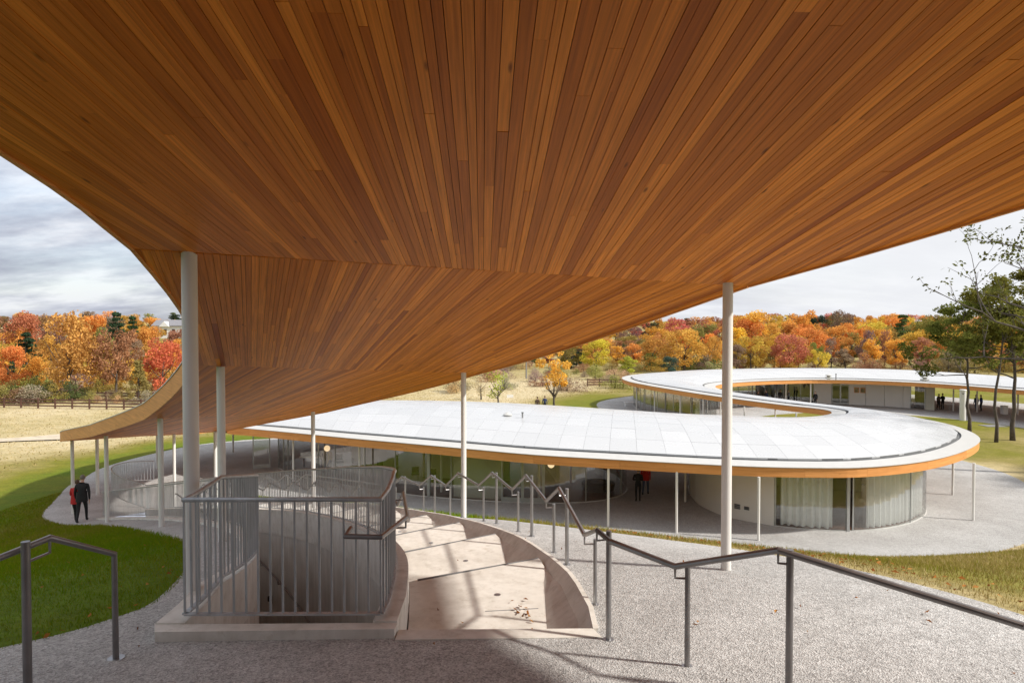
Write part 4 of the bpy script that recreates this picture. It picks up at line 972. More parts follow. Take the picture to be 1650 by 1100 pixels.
# ------------------------------------------------------------------ trees, shrubs, grass
def leafcloud(clumps, nleaf, size, seed, flat=0.0, droop=0.0):
    """leaf quads gathered in clumps (x,y,z,r): returns V, F, tone"""
    r_ = np.random.default_rng(seed); w = np.array([c[3]**2 for c in clumps]); w /= w.sum()
    k = r_.choice(len(clumps), nleaf, p=w); cl = np.array(clumps)[k]
    d = r_.normal(size=(nleaf, 3)); d /= np.linalg.norm(d, axis=1)[:, None]
    rad = cl[:, 3]*(0.45+0.6*r_.random(nleaf)**0.6); d[:, 2] *= (1-flat)
    c = cl[:, :3]+d*rad[:, None]; c[:, 2] -= droop*r_.random(nleaf)
    a = r_.normal(size=(nleaf, 3)); a /= np.linalg.norm(a, axis=1)[:, None]
    b = np.cross(a, r_.normal(size=(nleaf, 3))); b /= np.linalg.norm(b, axis=1)[:, None]
    s = size*(0.6+0.8*r_.random(nleaf))[:, None]
    V = np.empty((nleaf*4, 3)); V[0::4] = c-a*s-b*s*.45; V[1::4] = c-b*s*.1+a*s*.1+b*s*.6; V[2::4] = c+a*s; V[3::4] = c+a*s*.1-b*s*.6
    tc_ = r_.random(len(clumps))[k]
    tone = np.clip(0.25+0.5*tc_+0.35*(r_.random(nleaf)-.5), 0, 1)
    return V, np.arange(nleaf*4).reshape(-1, 4), tone
def leafmesh(name, *a, mat=None, **k):
    V, F, tone = leafcloud(*a, **k); me = bpy.data.meshes.new(name); n = len(F)
    me.vertices.add(len(V)); me.vertices.foreach_set('co', V.ravel()); me.loops.add(n*4); me.loops.foreach_set('vertex_index', F.ravel())
    me.polygons.add(n); me.polygons.foreach_set('loop_start', np.arange(0, n*4, 4)); 
    at = me.attributes.new('tone', 'FLOAT', 'FACE'); at.data.foreach_set('value', tone.astype(np.float32)); me.materials.append(mat or M['leaf']); me.update(calc_edges=True); return me
REG = []
def crown_proto(seed, shape='round', n=1500, size=.26):
    r_ = random.Random(seed); cl = []                # unit: tree 10 m tall
    if shape == 'round':
        for _ in range(26):
            th = r_.uniform(0, 2*math.pi); z = r_.uniform(2.2, 9.2); f = math.sin(min(1, max(0, (z-1.4)/8.4))*math.pi)**0.6
            rr = 3.7*f*r_.uniform(.35, 1.0); cl.append((rr*math.cos(th), rr*math.sin(th), z, r_.uniform(.8, 1.5)))
    elif shape == 'spread':
        for _ in range(30):
            th = r_.uniform(0, 2*math.pi); z = r_.uniform(2.6, 8.9); f = math.sin(min(1, max(0, (z-2.0)/7.6))*math.pi)**0.45
            rr = 4.6*f*r_.uniform(.3, 1.0); cl.append((rr*math.cos(th), rr*math.sin(th), z, r_.uniform(.75, 1.35)))
    elif shape == 'birch':
        for _ in range(20): th = r_.uniform(0, 2*math.pi); z = r_.uniform(4.4, 9.5); rr = 3.0*math.sin(min(1, max(0, (z-3.6)/6.4))*math.pi)**.6*r_.uniform(.3, 1); cl.append((rr*math.cos(th), rr*math.sin(th), z, r_.uniform(.5, .9)))
    elif shape in ('tall', 'sparse'):
        for _ in range(22):
            th = r_.uniform(0, 2*math.pi); z = r_.uniform(1.6, 9.5); f = math.sin(min(1, max(0, (z-.8)/9.2))*math.pi)**0.6
            rr = 2.5*f*r_.uniform(.3, 1.0); cl.append((rr*math.cos(th), rr*math.sin(th), z, r_.uniform(.7, 1.2)))
    elif shape == 'pine':
        for lv in range(9):
            z = 2.4+lv*.85; L_ = 2.6*(1-lv/10.5)
            for k in range(6):
                th = r_.uniform(0, 2*math.pi)
                for f in (.35, .7, 1.0): cl.append((L_*f*math.cos(th), L_*f*math.sin(th), z-.15*f+r_.uniform(-.15, .15), .42))
    elif shape == 'cone':
        for lv in range(12):
            z = .5+lv*.78; L_ = 2.5*(1-lv/12.5)
            for k in range(8): th = r_.uniform(0, 2*math.pi); f = r_.uniform(.55, 1); cl.append((L_*f*math.cos(th), L_*f*math.sin(th), z, .5))
    elif shape == 'shrub':
        for _ in range(14): th = r_.uniform(0, 2*math.pi); rr = r_.uniform(0, 4.2); cl.append((rr*math.cos(th), rr*math.sin(th), r_.uniform(1.2, 7.2)*(1-rr/9), r_.uniform(1.3, 2.4)))
    return leafmesh('crown', cl, n, size, seed, mat=None, flat=.35 if shape == 'pine' else 0.1, droop=.3 if shape in ('round', 'spread') else 0)
def trunk_proto(seed, shape):
    r_ = random.Random(seed); mb = MB()
    top = 9.2 if shape in ('pine', 'cone') else 6.2
    mb.tube([(0, 0, -.5), (.05, 0, 1.2), (r_.uniform(-.2, .2), r_.uniform(-.2, .2), top*.55), (r_.uniform(-.4, .4), r_.uniform(-.4, .4), top)], [.27, .21, .14, .03], 7)
    if shape not in ('pine', 'cone', 'shrub'):
        for k in range(7):
            z = r_.uniform(1.8, 4.8); th = k*2.4+r_.uniform(-.4, .4); L_ = r_.uniform(1.8, 3.6)
            mb.tube([(0.03, 0, z), (L_*.45*math.cos(th), L_*.45*math.sin(th), z+L_*.45), (L_*.8*math.cos(th), L_*.8*math.sin(th), z+L_*1.05)], [.10, .065, .02], 5)
    return mesh('trunk', mb.V, mb.F, M['bark'], True)
PROTO = {}
for shape, seeds, n in (('round', (1, 2, 3, 4), 4200), ('spread', (5, 6, 7), 4600), ('tall', (8, 9, 10), 3000), ('pine', (11, 12), 4000), ('cone', (13, 14), 3400), ('shrub', (15, 16, 17), 2200), ('sparse', (18, 19), 520), ('birch', (20,), 1500)):
    PROTO[shape] = [(crown_proto(s, shape, n, .17 if shape in ('pine', 'cone') else .19), trunk_proto(s, shape)) for s in seeds]
PAL = {'orange': (.66, .335, .09), 'golden': (.68, .41, .09), 'yellow': (.74, .51, .09), 'amber': (.58, .33, .085), 'red': (.56, .185, .11), 'russet': (.38, .195, .115), 'pink': (.54, .22, .155),
       'olive': (.30, .26, .08), 'green': (.125, .165, .055), 'evergreen': (.055, .085, .045), 'brown': (.30, .205, .15), 'lime': (.42, .43, .08), 'grey': (.32, .27, .21), 'tan': (.54, .42, .25), 'bluegreen': (.07, .125, .085)}
tree_rng = random.Random(21)
def jitter(c, a=.14): return tuple(min(1, x*(1+tree_rng.uniform(-a, a))) for x in c)
def plant(name, shape, x, y, h, wid, col, label, cat, group=None, zb=None):
    cr, tr = tree_rng.choice(PROTO[shape]); z = g1(x, y) if zb is None else zb
    t = thing(name, label, cat, (x, y, z-.05), group); base_w = {'round': 7.6, 'spread': 9.6, 'tall': 5.6, 'sparse': 5.6, 'birch': 6.4, 'pine': 5.8, 'cone': 5.4, 'shrub': 10.5}[shape]; base_h = {'shrub': 8.3, 'cone': 9.9}.get(shape, 10.0)
    t.scale = (wid/base_w, wid/base_w, h/base_h); t.rotation_euler = (0, 0, tree_rng.uniform(0, 6.28))
    for nm, me in (('crown', cr), ('trunk', tr)):
        o = bpy.data.objects.new(nm, me); C.objects.link(o); o.parent = t
        if nm == 'crown': o.color = (*jitter(PAL[col]), 1)
    return t
def at_px(px, ptop, d, wpx, name, shape, col, label, cat='tree', group=None, hmin=2.0, pbase=None):
    x = (px-825)/1100*d; z = g1(x, d); top = U(px, ptop, d).z; h = max(hmin, top-z)
    return plant(name, shape, x, d, h, wpx/1100*d, col, label, cat, group)
hand = [
 (112, 497, 90, 92, 'maple_tree', 'round', 'amber', 'big golden orange maple standing alone behind the left paddock fence'),
 (186, 520, 93, 84, 'oak_tree', 'spread', 'russet', 'russet brown oak right of the big golden maple'),
 (262, 541, 95, 66, 'maple_tree', 'round', 'red', 'red maple between the russet oak and the near white column'),
 (222, 577, 88, 46, 'cedar_tree', 'cone', 'olive', 'dark olive cedar low in front of the red maple'),
 (42, 530, 104, 62, 'pine_tree', 'pine', 'evergreen', 'dark evergreen pine left of the big golden maple'),
 (18, 552, 92, 66, 'maple_tree', 'spread', 'orange', 'low bright orange tree at the far left of the meadow'),
 (50, 566, 95, 40, 'maple_tree', 'round', 'golden', 'small golden tree between the orange tree and the big maple'),
 (35, 502, 150, 58, 'maple_tree', 'round', 'red', 'scarlet maple on the left skyline above the dark pine'),
 (188, 497, 140, 44, 'pine_tree', 'pine', 'evergreen', 'broad green pine on the skyline above the russet oak'),
 (214, 504, 146, 34, 'pine_tree', 'pine', 'evergreen', 'narrower green pine right of the broad skyline pine'),
 (238, 521, 128, 52, 'maple_tree', 'spread', 'orange', 'orange tree below the white house on the left hill'),
 (284, 505, 215, 44, 'pine_tree', 'pine', 'evergreen', 'dark pine behind the white house on the hill'),
 (150, 503, 160, 60, 'oak_tree', 'spread', 'orange', 'orange skyline tree just right of the big golden maple top'),
 (65, 503, 165, 40, 'oak_tree', 'round', 'russet', 'dark purple brown tree on the left skyline'),
 (893, 562, 72, 60, 'birch_tree', 'birch', 'yellow', 'slender young tree with bright yellow crown behind the near roof'),
 (961, 545, 140, 50, 'maple_tree', 'round', 'yellow', 'yellow orange maple at the wood edge under the canopy edge'),
 (930, 560, 146, 52, 'pine_tree', 'pine', 'evergreen', 'dark evergreen at the wood edge left of the yellow maple'),
 (1012, 573, 124, 32, 'willow_tree', 'tall', 'lime', 'small lime green tree at the edge of the far roof tip'),
 (1080, 574, 126, 34, 'holly_tree', 'round', 'bluegreen', 'small blue green tree right of the lime green one'),
 (1103, 527, 132, 66, 'maple_tree', 'round', 'golden', 'big golden yellow maple left of the right column'),
 (1052, 541, 140, 42, 'maple_tree', 'round', 'orange', 'coral orange maple left of the big golden one'),
 (1150, 540, 142, 42, 'maple_tree', 'round', 'orange', 'orange maple just left of the right column'),
 (1272, 535, 134, 58, 'maple_tree', 'round', 'pink', 'pinkish red maple right of the right column'),
 (1210, 540, 134, 50, 'maple_tree', 'round', 'golden', 'golden maple between the right column and the pinkish tree'),
 (1130, 517, 190, 60, 'oak_tree', 'spread', 'olive', 'olive green round tree high in the woods left of the right column'),
 (1210, 501, 200, 72, 'maple_tree', 'round', 'yellow', 'tall yellow tree on the skyline right of the right column'),
 (1090, 512, 215, 46, 'oak_tree', 'round', 'pink', 'dusky pink tree on the skyline left of the right column'),
 (1290, 496, 205, 66, 'maple_tree', 'spread', 'golden', 'broad golden tree on the skyline above the pinkish maple'),
 (1355, 497, 220, 42, 'oak_tree', 'round', 'brown', 'bare purplish brown tree on the skyline'),
 (1455, 503, 180, 46, 'pine_tree', 'pine', 'green', 'green pine on the skyline left of the tall right-hand trees'),
 (1500, 500, 190, 66, 'oak_tree', 'spread', 'olive', 'olive green broad tree on the skyline near the right-hand trees'),
]
for px, pt, d, w, nm, sh, col, lab in hand: at_px(px, pt, d, w, nm, sh, col, lab)
words = {'orange': 'orange', 'golden': 'golden', 'yellow': 'yellow', 'amber': 'amber', 'red': 'red', 'russet': 'russet', 'pink': 'dusky pink', 'olive': 'olive green', 'green': 'green', 'evergreen': 'dark evergreen', 'brown': 'bare brown'}
def row(px0, px1, step, d, ptop, jit, cols, zone, dw=1.0):
    px = px0+tree_rng.uniform(0, step*.5)
    while px < px1:
        col = tree_rng.choice(cols); sh = 'pine' if col in ('evergreen', 'green') and tree_rng.random() < .8 else tree_rng.choice(('round', 'round', 'spread', 'tall'))
        dd = d*tree_rng.uniform(.96, 1.05); pt = (np.interp(px, *ptop) if isinstance(ptop, tuple) else ptop)+tree_rng.uniform(-jit, jit)
        w = step*tree_rng.uniform(1.15, 1.7)*dw*(.75 if sh in ('pine', 'tall') else 1)
        nm = {'pine': 'pine_tree', 'tall': 'poplar_tree', 'spread': 'oak_tree'}.get(sh, 'maple_tree')
        kind = {'pine': 'pine', 'tall': 'slender tree', 'spread': 'spreading tree', 'round': 'round tree'}[sh]
        sub = 'far off' if 'straight' in zone else ('at the far left' if px < 60 else 'behind the golden maple' if px < 160 else 'behind the russet oak') if px < 500 else ('left of the yellow birch' if px < 893 else 'left of right column' if px < 1160 else 'right of right column' if px < 1330 else 'above the far wing' if px < 1500 else 'behind the right-hand trees')
        o = at_px(px, pt, dd, w, nm, sh, col, f'{words[col]} {kind} {zone}, {sub}', 'tree', f'trees {zone}', 3.5); REG.append((px, o, f'{words[col]} {kind}', f'{zone}, {sub}'))
        px += step*tree_rng.uniform(.7, 1.25)
Lc = ['orange', 'golden', 'russet', 'amber', 'green', 'orange', 'brown', 'golden', 'amber', 'olive']; Rc = ['orange', 'golden', 'amber', 'yellow', 'russet', 'golden', 'olive', 'pink', 'brown', 'orange', 'amber']
z1, z2, z3 = 'low on the left hill', 'midway up the left hill', 'on the left skyline'
row(-60, 330, 44, 106, 575, 12, Lc, z1); row(-60, 330, 40, 124, 548, 10, Lc, z2); row(-60, 340, 38, 155, 524, 8, Lc, z2); row(-60, 350, 34, 195, 511, 5, Lc+['red'], z3); row(-60, 360, 32, 260, 504, 4, Lc, z3)
z4, z5, z6 = 'fronting the woods', 'midway in the woods', 'on the woods skyline'
tp = ([640, 900, 1000, 1080, 1700], [560, 548, 540, 533, 540])
row(905, 1180, 32, 148, 549, 8, ['amber', 'golden', 'russet', 'orange', 'olive', 'amber'], z4, .9); row(1170, 1720, 36, 136, 552, 12, Rc, z4, .9); row(1310, 1720, 30, 146, 540, 12, ['amber', 'golden', 'russet', 'olive', 'brown', 'amber'], z4, .8); row(900, 1720, 38, 165, ([640, 1000, 1100, 1700], [560, 543, 533, 533]), 9, Rc, z5); row(960, 1720, 36, 195, ([900, 1040, 1150, 1700], [560, 531, 520, 520]), 6, Rc, z5)
row(1000, 1730, 34, 235, ([900, 1040, 1150, 1300, 1700], [540, 518, 509, 506, 511]), 4, Rc+['evergreen'], z6); row(1020, 1740, 30, 300, ([900, 1040, 1200, 1300, 1700], [535, 514, 505, 503, 506]), 3, ['orange', 'red', 'russet', 'evergreen', 'orange', 'amber'], z6)
zm = 'at dark wood edge'
row(660, 940, 26, 152, 566, 8, ['evergreen', 'brown', 'russet', 'olive', 'golden'], zm); row(600, 1000, 34, 185, 552, 8, ['russet', 'evergreen', 'brown', 'orange'], zm)
row(345, 990, 40, 200, ([300, 640, 1000], [513, 520, 528]), 5, Rc+['evergreen'], 'in the woods straight beyond the canopy'); row(355, 1010, 36, 265, ([300, 640, 1000], [504, 508, 514]), 4, Rc+['evergreen', 'orange'], 'on the ridge straight beyond the canopy')
# scrub on the meadow
def scrub(n, x0, x1, d0, d1, cols, zone, h0, h1):
    for _ in range(n):
        px = tree_rng.uniform(x0, x1); d = tree_rng.uniform(d0, d1); x = (px-825)/1100*d; h = tree_rng.uniform(h0, h1); col = tree_rng.choice(cols)
        w_ = {'tan': 'straw coloured', 'grey': 'grey brown', 'bluegreen': 'blue green', 'lime': 'yellow green'}.get(col, words.get(col, col))
        zn = ('at the far left' if px < 60 else 'under the golden maple' if px < 160 else 'near the cedar') if px < 500 else ('left of the yellow birch' if px < 870 else 'right of the yellow birch' if px < 1010 else 'left of right column' if px < 1160 else 'right of right column' if px < 1330 else 'above the far wing' if px < 1500 else 'behind the right-hand trees')
        zone_ = zone+', '+zn; w0 = 'low ' if h < (h0+h1)/2 else 'tall '
        o = plant('shrub', 'shrub', x, d, h, h*tree_rng.uniform(1.3, 2.6), col, f'{w0}{w_} shrub {zone_}', 'shrub', f'shrubs {zone}'); REG.append((px, o, f'{w0}{w_} shrub', zone_))
scrub(20, -40, 120, 84, 92, ['green', 'grey', 'olive', 'brown', 'bluegreen'], 'behind the paddock', 1.6, 3.4)
scrub(16, 120, 300, 84, 92, ['grey', 'olive', 'tan', 'tan'], 'in the left meadow', .8, 2.0)
scrub(46, 640, 1010, 96, 138, ['grey', 'olive', 'tan', 'tan', 'brown', 'russet', 'olive'], 'in the rough meadow', 1.0, 2.6)
scrub(50, 1000, 1740, 128, 140, ['olive', 'russet', 'brown', 'amber', 'golden', 'green', 'tan'], 'at the woods foot', 1.8, 4.2)
scrub(18, -40, 330, 97, 104, ['olive', 'russet', 'brown', 'amber', 'green'], 'at the left hill foot', 1.8, 3.6)
scrub(16, 640, 900, 134, 148, ['olive', 'brown', 'russet', 'tan'], 'at the far wood edge', 1.6, 3.4)
at_px(984, 611, 112, 44, 'shrub', 'shrub', 'grey', 'large grey brown bush just left of the far roof tip', 'shrub', None, 1.5)
for px, pt, d, w, lab in ((803, 588, 76, 46, 'thin young tree with sparse yellow green leaves behind the near roof'), (775, 596, 88, 30, 'smaller thin sapling left of the sparse young tree')): at_px(px, pt, d, w, 'young_tree', 'sparse', 'lime' if px > 800 else 'tan', lab)
# near tall trees at right: trunk, limbs and fine open foliage
def big_tree(label, x, y, h, lean, seed, spread, first, leaf_n, leafcol, crown_from=.35, rad=.2, name='locust_tree', nb=11):
    r_ = random.Random(seed); mb = MB(); tips = []; z0 = g1(x, y)
    t = thing(name, label, 'tree', (x, y, z0))
    def grow(p, d, L_, r, depth):
        pts_ = [p]; dd = d.copy(); n = 4
        for k in range(n):
            dd = (dd+Vector((r_.gauss(0, .22), r_.gauss(0, .22), r_.gauss(.06, .14)))).normalized(); pts_.append(pts_[-1]+dd*L_/n)
        mb.tube(pts_, [r*(1-.6*k/n) for k in range(n+1)], 8 if depth == 0 else 6 if depth < 2 else 4, False)
        if depth >= 3: tips.append(pts_[-1]); tips.append(pts_[2]); return
        for k in range(3 if depth else 3):
            q = pts_[r_.choice((2, 3, 4))]; a = r_.uniform(0, 6.28); o = Vector((math.cos(a), math.sin(a), r_.uniform(-.15, .5)))
            grow(q, (dd*.75+o*.75).normalized(), L_*r_.uniform(.5, .72), r*.46, depth+1)
    P = [Vector((x, y, z0-.3))]; n = 9
    for k in range(1, n+1): P.append(Vector((x+lean[0]*(k/n)**1.3+r_.gauss(0, .10), y+lean[1]*(k/n)**1.3+r_.gauss(0, .10), z0+h*.86*k/n)))
    mb.tube(P, [rad*(1.25 if k == 0 else 1-.82*k/n) for k in range(n+1)], 10)
    for k in range(nb):
        f = crown_from+(.97-crown_from)*k/(nb-1); q = P[0].lerp(P[-1], 0); i = min(n-1, int(f*n)); q = P[i].lerp(P[i+1], f*n-i)
        a = first+k*2.4+r_.uniform(-.4, .4); grow(q, Vector((math.cos(a), math.sin(a), r_.uniform(.1, .55))).normalized(), spread*(1.15-.6*(f-crown_from)/(1-crown_from))*r_.uniform(.7, 1.1), rad*(.5-.25*f), 1)
    me = mesh('trunk', mb.V, mb.F, M['bark'], True); link('trunk', me, t)
    cl = [(p.x, p.y, p.z, r_.uniform(.3, .75)) for p in tips]
    lm_ = leafmesh('crown', cl, leaf_n, .12, seed, flat=.5); o = link('crown', lm_, t); o.color = (*leafcol, 1); return t
big_tree('locust tree with olive foliage, its trunk just right of the white cylinder', *ray0(1562, 697), 12.3, (-.25, .4), 31, 3.0, .6, 9500, (.16, .175, .04), .42, .145)
big_tree('tall slim tree with a swaying grey trunk between two other right-hand trees', *ray0(1605, 712), 14.6, (.45, .2), 32, 2.8, 1.9, 7500, (.19, .18, .04), .45, .13)
big_tree('thick dark trunked tree with olive foliage at the right edge of the lawn', *ray0(1632, 709), 13.0, (.5, .6), 33, 3.3, 3.0, 11500, (.16, .17, .04), .45, .18)
big_tree('tall nearly bare tree rising at the right picture edge above the others', 34.2, 42.6, 18.0, (-1.2, .4), 37, 4.6, 2.6, 2200, (.12, .125, .035), .45, .26, nb=16)
big_tree('leafy tree outside the right picture edge beside the round roof end', 47.5, 36.5, 15.0, (.2, .3), 41, 4.0, 1.0, 8000, (.16, .17, .04), .35, .22)
# grass blades
def blades(name, n, region, hgt, wid, seed, mask):
    r_ = np.random.default_rng(seed); x0, x1, y0, y1 = region
    X = r_.uniform(x0, x1, n); Y = y0+(y1-y0)*r_.random(n)**1.6
    k = mask(X, Y) & ~inpoly(X, Y, PLAZA); X, Y = X[k], Y[k]
    ip = inpoly(X, Y, PATH); de = distpoly(X, Y, PATH); k = ~ip | (de < .05); X, Y, de = X[k], Y[k], de[k]
    Z = gz(X, Y); n = len(X); sc = np.clip(Y/8, .8, 3.2)
    h = hgt*(.5+r_.random(n))*np.clip(sc, .8, 1.7); w = wid*sc; a = r_.uniform(0, 6.28, n); lean = r_.normal(0, .5, (n, 2))*h[:, None]
    V = np.empty((n*3, 3)); V[0::3] = np.c_[X-np.cos(a)*w, Y-np.sin(a)*w, Z-.01]; V[1::3] = np.c_[X+np.cos(a)*w, Y+np.sin(a)*w, Z-.01]; V[2::3] = np.c_[X+lean[:, 0], Y+lean[:, 1], Z+h]
    tone = np.clip(dryness(X, Y)*1.0+.11*r_.normal(size=n)+.07+.09*np.sin(X*1.7+1.3*np.sin(Y*.9))*np.sin(Y*1.3+X*.4)+.10*np.clip(np.sin(X*.63+2*np.sin(Y*.31))*np.sin(Y*.53), 0, 1), 0, 1)
    me = bpy.data.meshes.new(name); me.vertices.add(n*3); me.vertices.foreach_set('co', V.ravel()); me.loops.add(n*3); me.loops.foreach_set('vertex_index', np.arange(n*3)); me.polygons.add(n); me.polygons.foreach_set('loop_start', np.arange(0, n*3, 3))
    at = me.attributes.new('tone', 'FLOAT', 'FACE'); at.data.foreach_set('value', tone.astype(np.float32)); me.materials.append(M['blade']); me.update(calc_edges=True)
    o = link(name, me); tag(o, kind='stuff'); return o
tag(blades('lawn_grass', 420000, (-24, -3.3, 3.0, 36), .042, .0042, 3, lambda X, Y: (X > -0.82*Y-1)), 'short green lawn grass growing left of the gravel path', 'grass')
tag(blades('bank_grass', 260000, (-4, 27, 5.0, 36), .05, .005, 4, lambda X, Y: (X < .82*Y+1)), 'olive and straw coloured grass on the bank below the gravel', 'grass')
def tufts(name, n, pxr, dr, seed, label):
    r_ = np.random.default_rng(seed); d = r_.uniform(*dr, n); px = r_.uniform(*pxr, n); X = (px-825)/1100*d; Y = d
    k = ~inpoly(X, Y, PATH) & ~inpoly(X, Y, PLAZA); X, Y = X[k], Y[k]; dr_ = dryness(X, Y); k = dr_ > .45; X, Y, dr_ = X[k], Y[k], dr_[k]; n = len(X); Z = gz(X, Y); h = r_.uniform(.04, .14, n); a = r_.uniform(0, 6.28, n); w = .05; l = r_.normal(0, .12, (n, 2))
    V = np.empty((n*3, 3)); V[0::3] = np.c_[X-np.cos(a)*w, Y-np.sin(a)*w, Z-.02]; V[1::3] = np.c_[X+np.cos(a)*w, Y+np.sin(a)*w, Z-.02]; V[2::3] = np.c_[X+l[:, 0], Y+l[:, 1], Z+h]
    F = np.arange(n*3).reshape(-1, 3); me = bpy.data.meshes.new(name); me.vertices.add(n*3); me.vertices.foreach_set('co', V.ravel()); me.loops.add(n*3); me.loops.foreach_set('vertex_index', F.ravel()); me.polygons.add(n); me.polygons.foreach_set('loop_start', np.arange(0, n*3, 3))
    at = me.attributes.new('tone', 'FLOAT', 'FACE'); at.data.foreach_set('value', np.clip(dr_*.95+.04+.13*r_.normal(size=n), .2, 1).astype(np.float32)); me.materials.append(M['blade']); me.update(calc_edges=True); tag(link(name, me), label, 'grass', kind='stuff')
tufts('meadow_grass', 9000, (-40, 420), (40, 95), 8, 'dry straw coloured meadow grass at the left')
tufts('rough_grass', 30000, (600, 1030), (70, 145), 9, 'dry straw coloured meadow grass beyond the near roof')
# fallen leaves
r_ = np.random.default_rng(5); lv = MB(); tones = []
def leaf(x, y, z, s):
    a = r_.uniform(0, 6.28); c_, s_ = math.cos(a)*s, math.sin(a)*s; t_ = r_.uniform(-.012, .02, 4)
    lv.add([(x+c_, y+s_, z+.012+t_[0]), (x-s_*.55, y+c_*.55, z+.012+t_[1]), (x-c_, y-s_, z+.012+t_[2]), (x+s_*.55, y-c_*.55, z+.012+t_[3])], [(0, 1, 2, 3)]); tones.append(r_.random())
xs = r_.uniform(1.5, 12, 5000); ys = r_.uniform(5.5, 24, 5000); dd_ = distpoly(xs, ys, PATH); k = (dd_ < 1.8*r_.random(5000)**1.4) & ~inpoly(xs, ys, PATH) & ~inpoly(xs, ys, PLAZA); zz_ = gz(xs, ys)
for x, y, z in zip(xs[k], ys[k], zz_[k]): leaf(x, y, z+.03, r_.uniform(.02, .045))
for px, py in ((1493, 984), (1497, 1005), (1380, 960), (1250, 985), (60, 1015), (75, 1022), (48, 1012), (100, 1012), (1120, 1010)):
    p = U0(px, py, 6.75); leaf(p.x, p.y, g1(p.x, p.y)+.01, .03)
for _ in range(70):
    x = r_.uniform(-9, -3.5); y = r_.uniform(4.2, 13)
    if not inpoly([x], [y], PATH)[0]: leaf(x, y, g1(x, y)+.035, r_.uniform(.018, .035))
for _ in range(60):
    x = r_.uniform(-4, 4.5); y = r_.uniform(4.4, 11)
    if inpoly([x], [y], PATH)[0] and not inpoly([x], [y], HOLE)[0]: leaf(x, y, g1(x, y)+.006, r_.uniform(.008, .018))
for _ in range(14): s = r_.uniform(.5, 1.0); p = GL.off(s, r_.uniform(2.80, 2.96)); leaf(p[0], p[1], zs(S_E[0])-.11, r_.uniform(.018, .035))
for _ in range(22): s = r_.uniform(.1, 9); p = GL.off(s, r_.uniform(1.9, 3.0)); k_ = next(q for q in range(len(S_E)) if S_E[q] > s); leaf(p[0], p[1], zs(S_E[k_])-.112, r_.uniform(.012, .022))
tag(obj('fallen_leaves', lv.V, lv.F, M['dead_leaf'], attrs={'tone': ('FACE', tones)}), 'brown fallen leaves along the gravel edge and in the steps', 'leaves', kind='stuff')
# paddock fences
def paddock(p0, p1, bays, label, hgt=1.15):
    t = thing('paddock_fence', label, 'fence', (p0[0], p0[1], g1(*p0))); P = [np.array(p0)+(np.array(p1)-np.array(p0))*k/bays for k in range(bays+1)]; rz = math.atan2(p1[1]-p0[1], p1[0]-p0[0])
    pm = mesh('post', *(lambda m: (m.V, m.F))(MB().box((0, 0, hgt/2), .14, .14, hgt+.15)), M['dark_wood']); L_ = math.dist(p0, p1)/bays-.15; rm = mesh('rail', *(lambda m: (m.V, m.F))(MB().box((0, 0, 0), L_, .045, .15)), M['dark_wood'])
    for p in P: o = link('post', pm, t, False); o.location = Vector((p[0], p[1], g1(*p)))-WL[t]; o.rotation_euler = (0, 0, rz)
    for a, b in zip(P[:-1], P[1:]):
        m = (a+b)/2; za, zb = g1(*a), g1(*b)
        for z in (.32, .68, 1.04): o = link('rail', rm, t, False); o.location = Vector((m[0], m[1], (za+zb)/2+z))-WL[t]; o.rotation_euler = (0, -math.atan2(zb-za, L_+.15), rz)
paddock((-68, 80.5), (-41, 79), 13, 'dark brown three-rail paddock fence nearest in the left meadow'); paddock((-70, 90), (-44, 87.5), 12, 'dark brown rail fence of the paddock behind the nearest one')
paddock((11.5, 104), (17, 104), 3, 'short dark rail fence in the meadow left of the far roof tip')
# dirt track in the left meadow
trk = crom([(-75, 54), (-58, 53.5), (-46, 55), (-38, 58.5), (-31, 62), (-24, 64)], 8); A = []; B = []; c2 = Curve2([tuple(p) for p in trk], 2)
for s in np.linspace(0, c2.L, 60): w = 1.7+.5*math.sin(s*.7); a = c2.off(s, -w); b = c2.off(s, w*.8); A.append((a[0], a[1], g1(*a)+.10)); B.append((b[0], b[1], g1(*b)+.10))
M['track'] = simple('pale_dirt', (.50, .43, .33), .95, var=.2, scale=1.5)
tag(MB().strip(B, A).build('dirt_path', M['track']), kind='structure')
# poles, small sign and house
for px, pt, pb, d, lab in ((848, 583, 622, 118, 'plain wooden pole standing in the rough meadow near the wood edge'), (715, 612, 632, 118, 'short pale pole in the meadow left of the wooden pole')):
    x = (px-825)/1100*d; t = thing('pole', lab, 'pole', (x, d, g1(x, d))); z = U(px, pt, d).z; MB().tube([(x, d, g1(x, d)-.3), (x, d, z)], [.14, .10], 10).build('shaft', M['grey'], t); MB().box((x, d, z+.06), .26, .26, .12).build('cap', M['grey'], t)
x, y, = U(822, 640, 90).x, 90; zg = g1(x, y); t = thing('notice_board', 'small white notice board standing in the meadow beyond the near roof', 'sign', (x, y, zg)); zt = U(822, 636, 90).z
MB().box((x, y, zt-.25), .85, .05, .55).build('board', M['white'], t)
for a in (-.35, .35): MB().box((x+a, y+.05, (zg+zt)/2-.2), .07, .05, zt-zg-.1).build('leg', M['white'], t)
hx, hy = (281-825)/1100*185, 185; hz = U(281, 541, 185).z; t = thing('house', 'white house with grey roof and brick chimney among trees on the left hill', 'house', (hx, hy, hz))
MB().box((hx, hy, hz+1.1), 9, 5, 3.4).build('wall', M['white'], t); rf = MB().prism([(hx-4.8, hy-2.9), (hx+4.8, hy-2.9), (hx+4.8, hy), (hx-4.8, hy)], lambda p: hz+2.6+(.0 if p[1] < hy-1 else 1.5), lambda p: hz+2.8+(.0 if p[1] < hy-1 else 1.55))
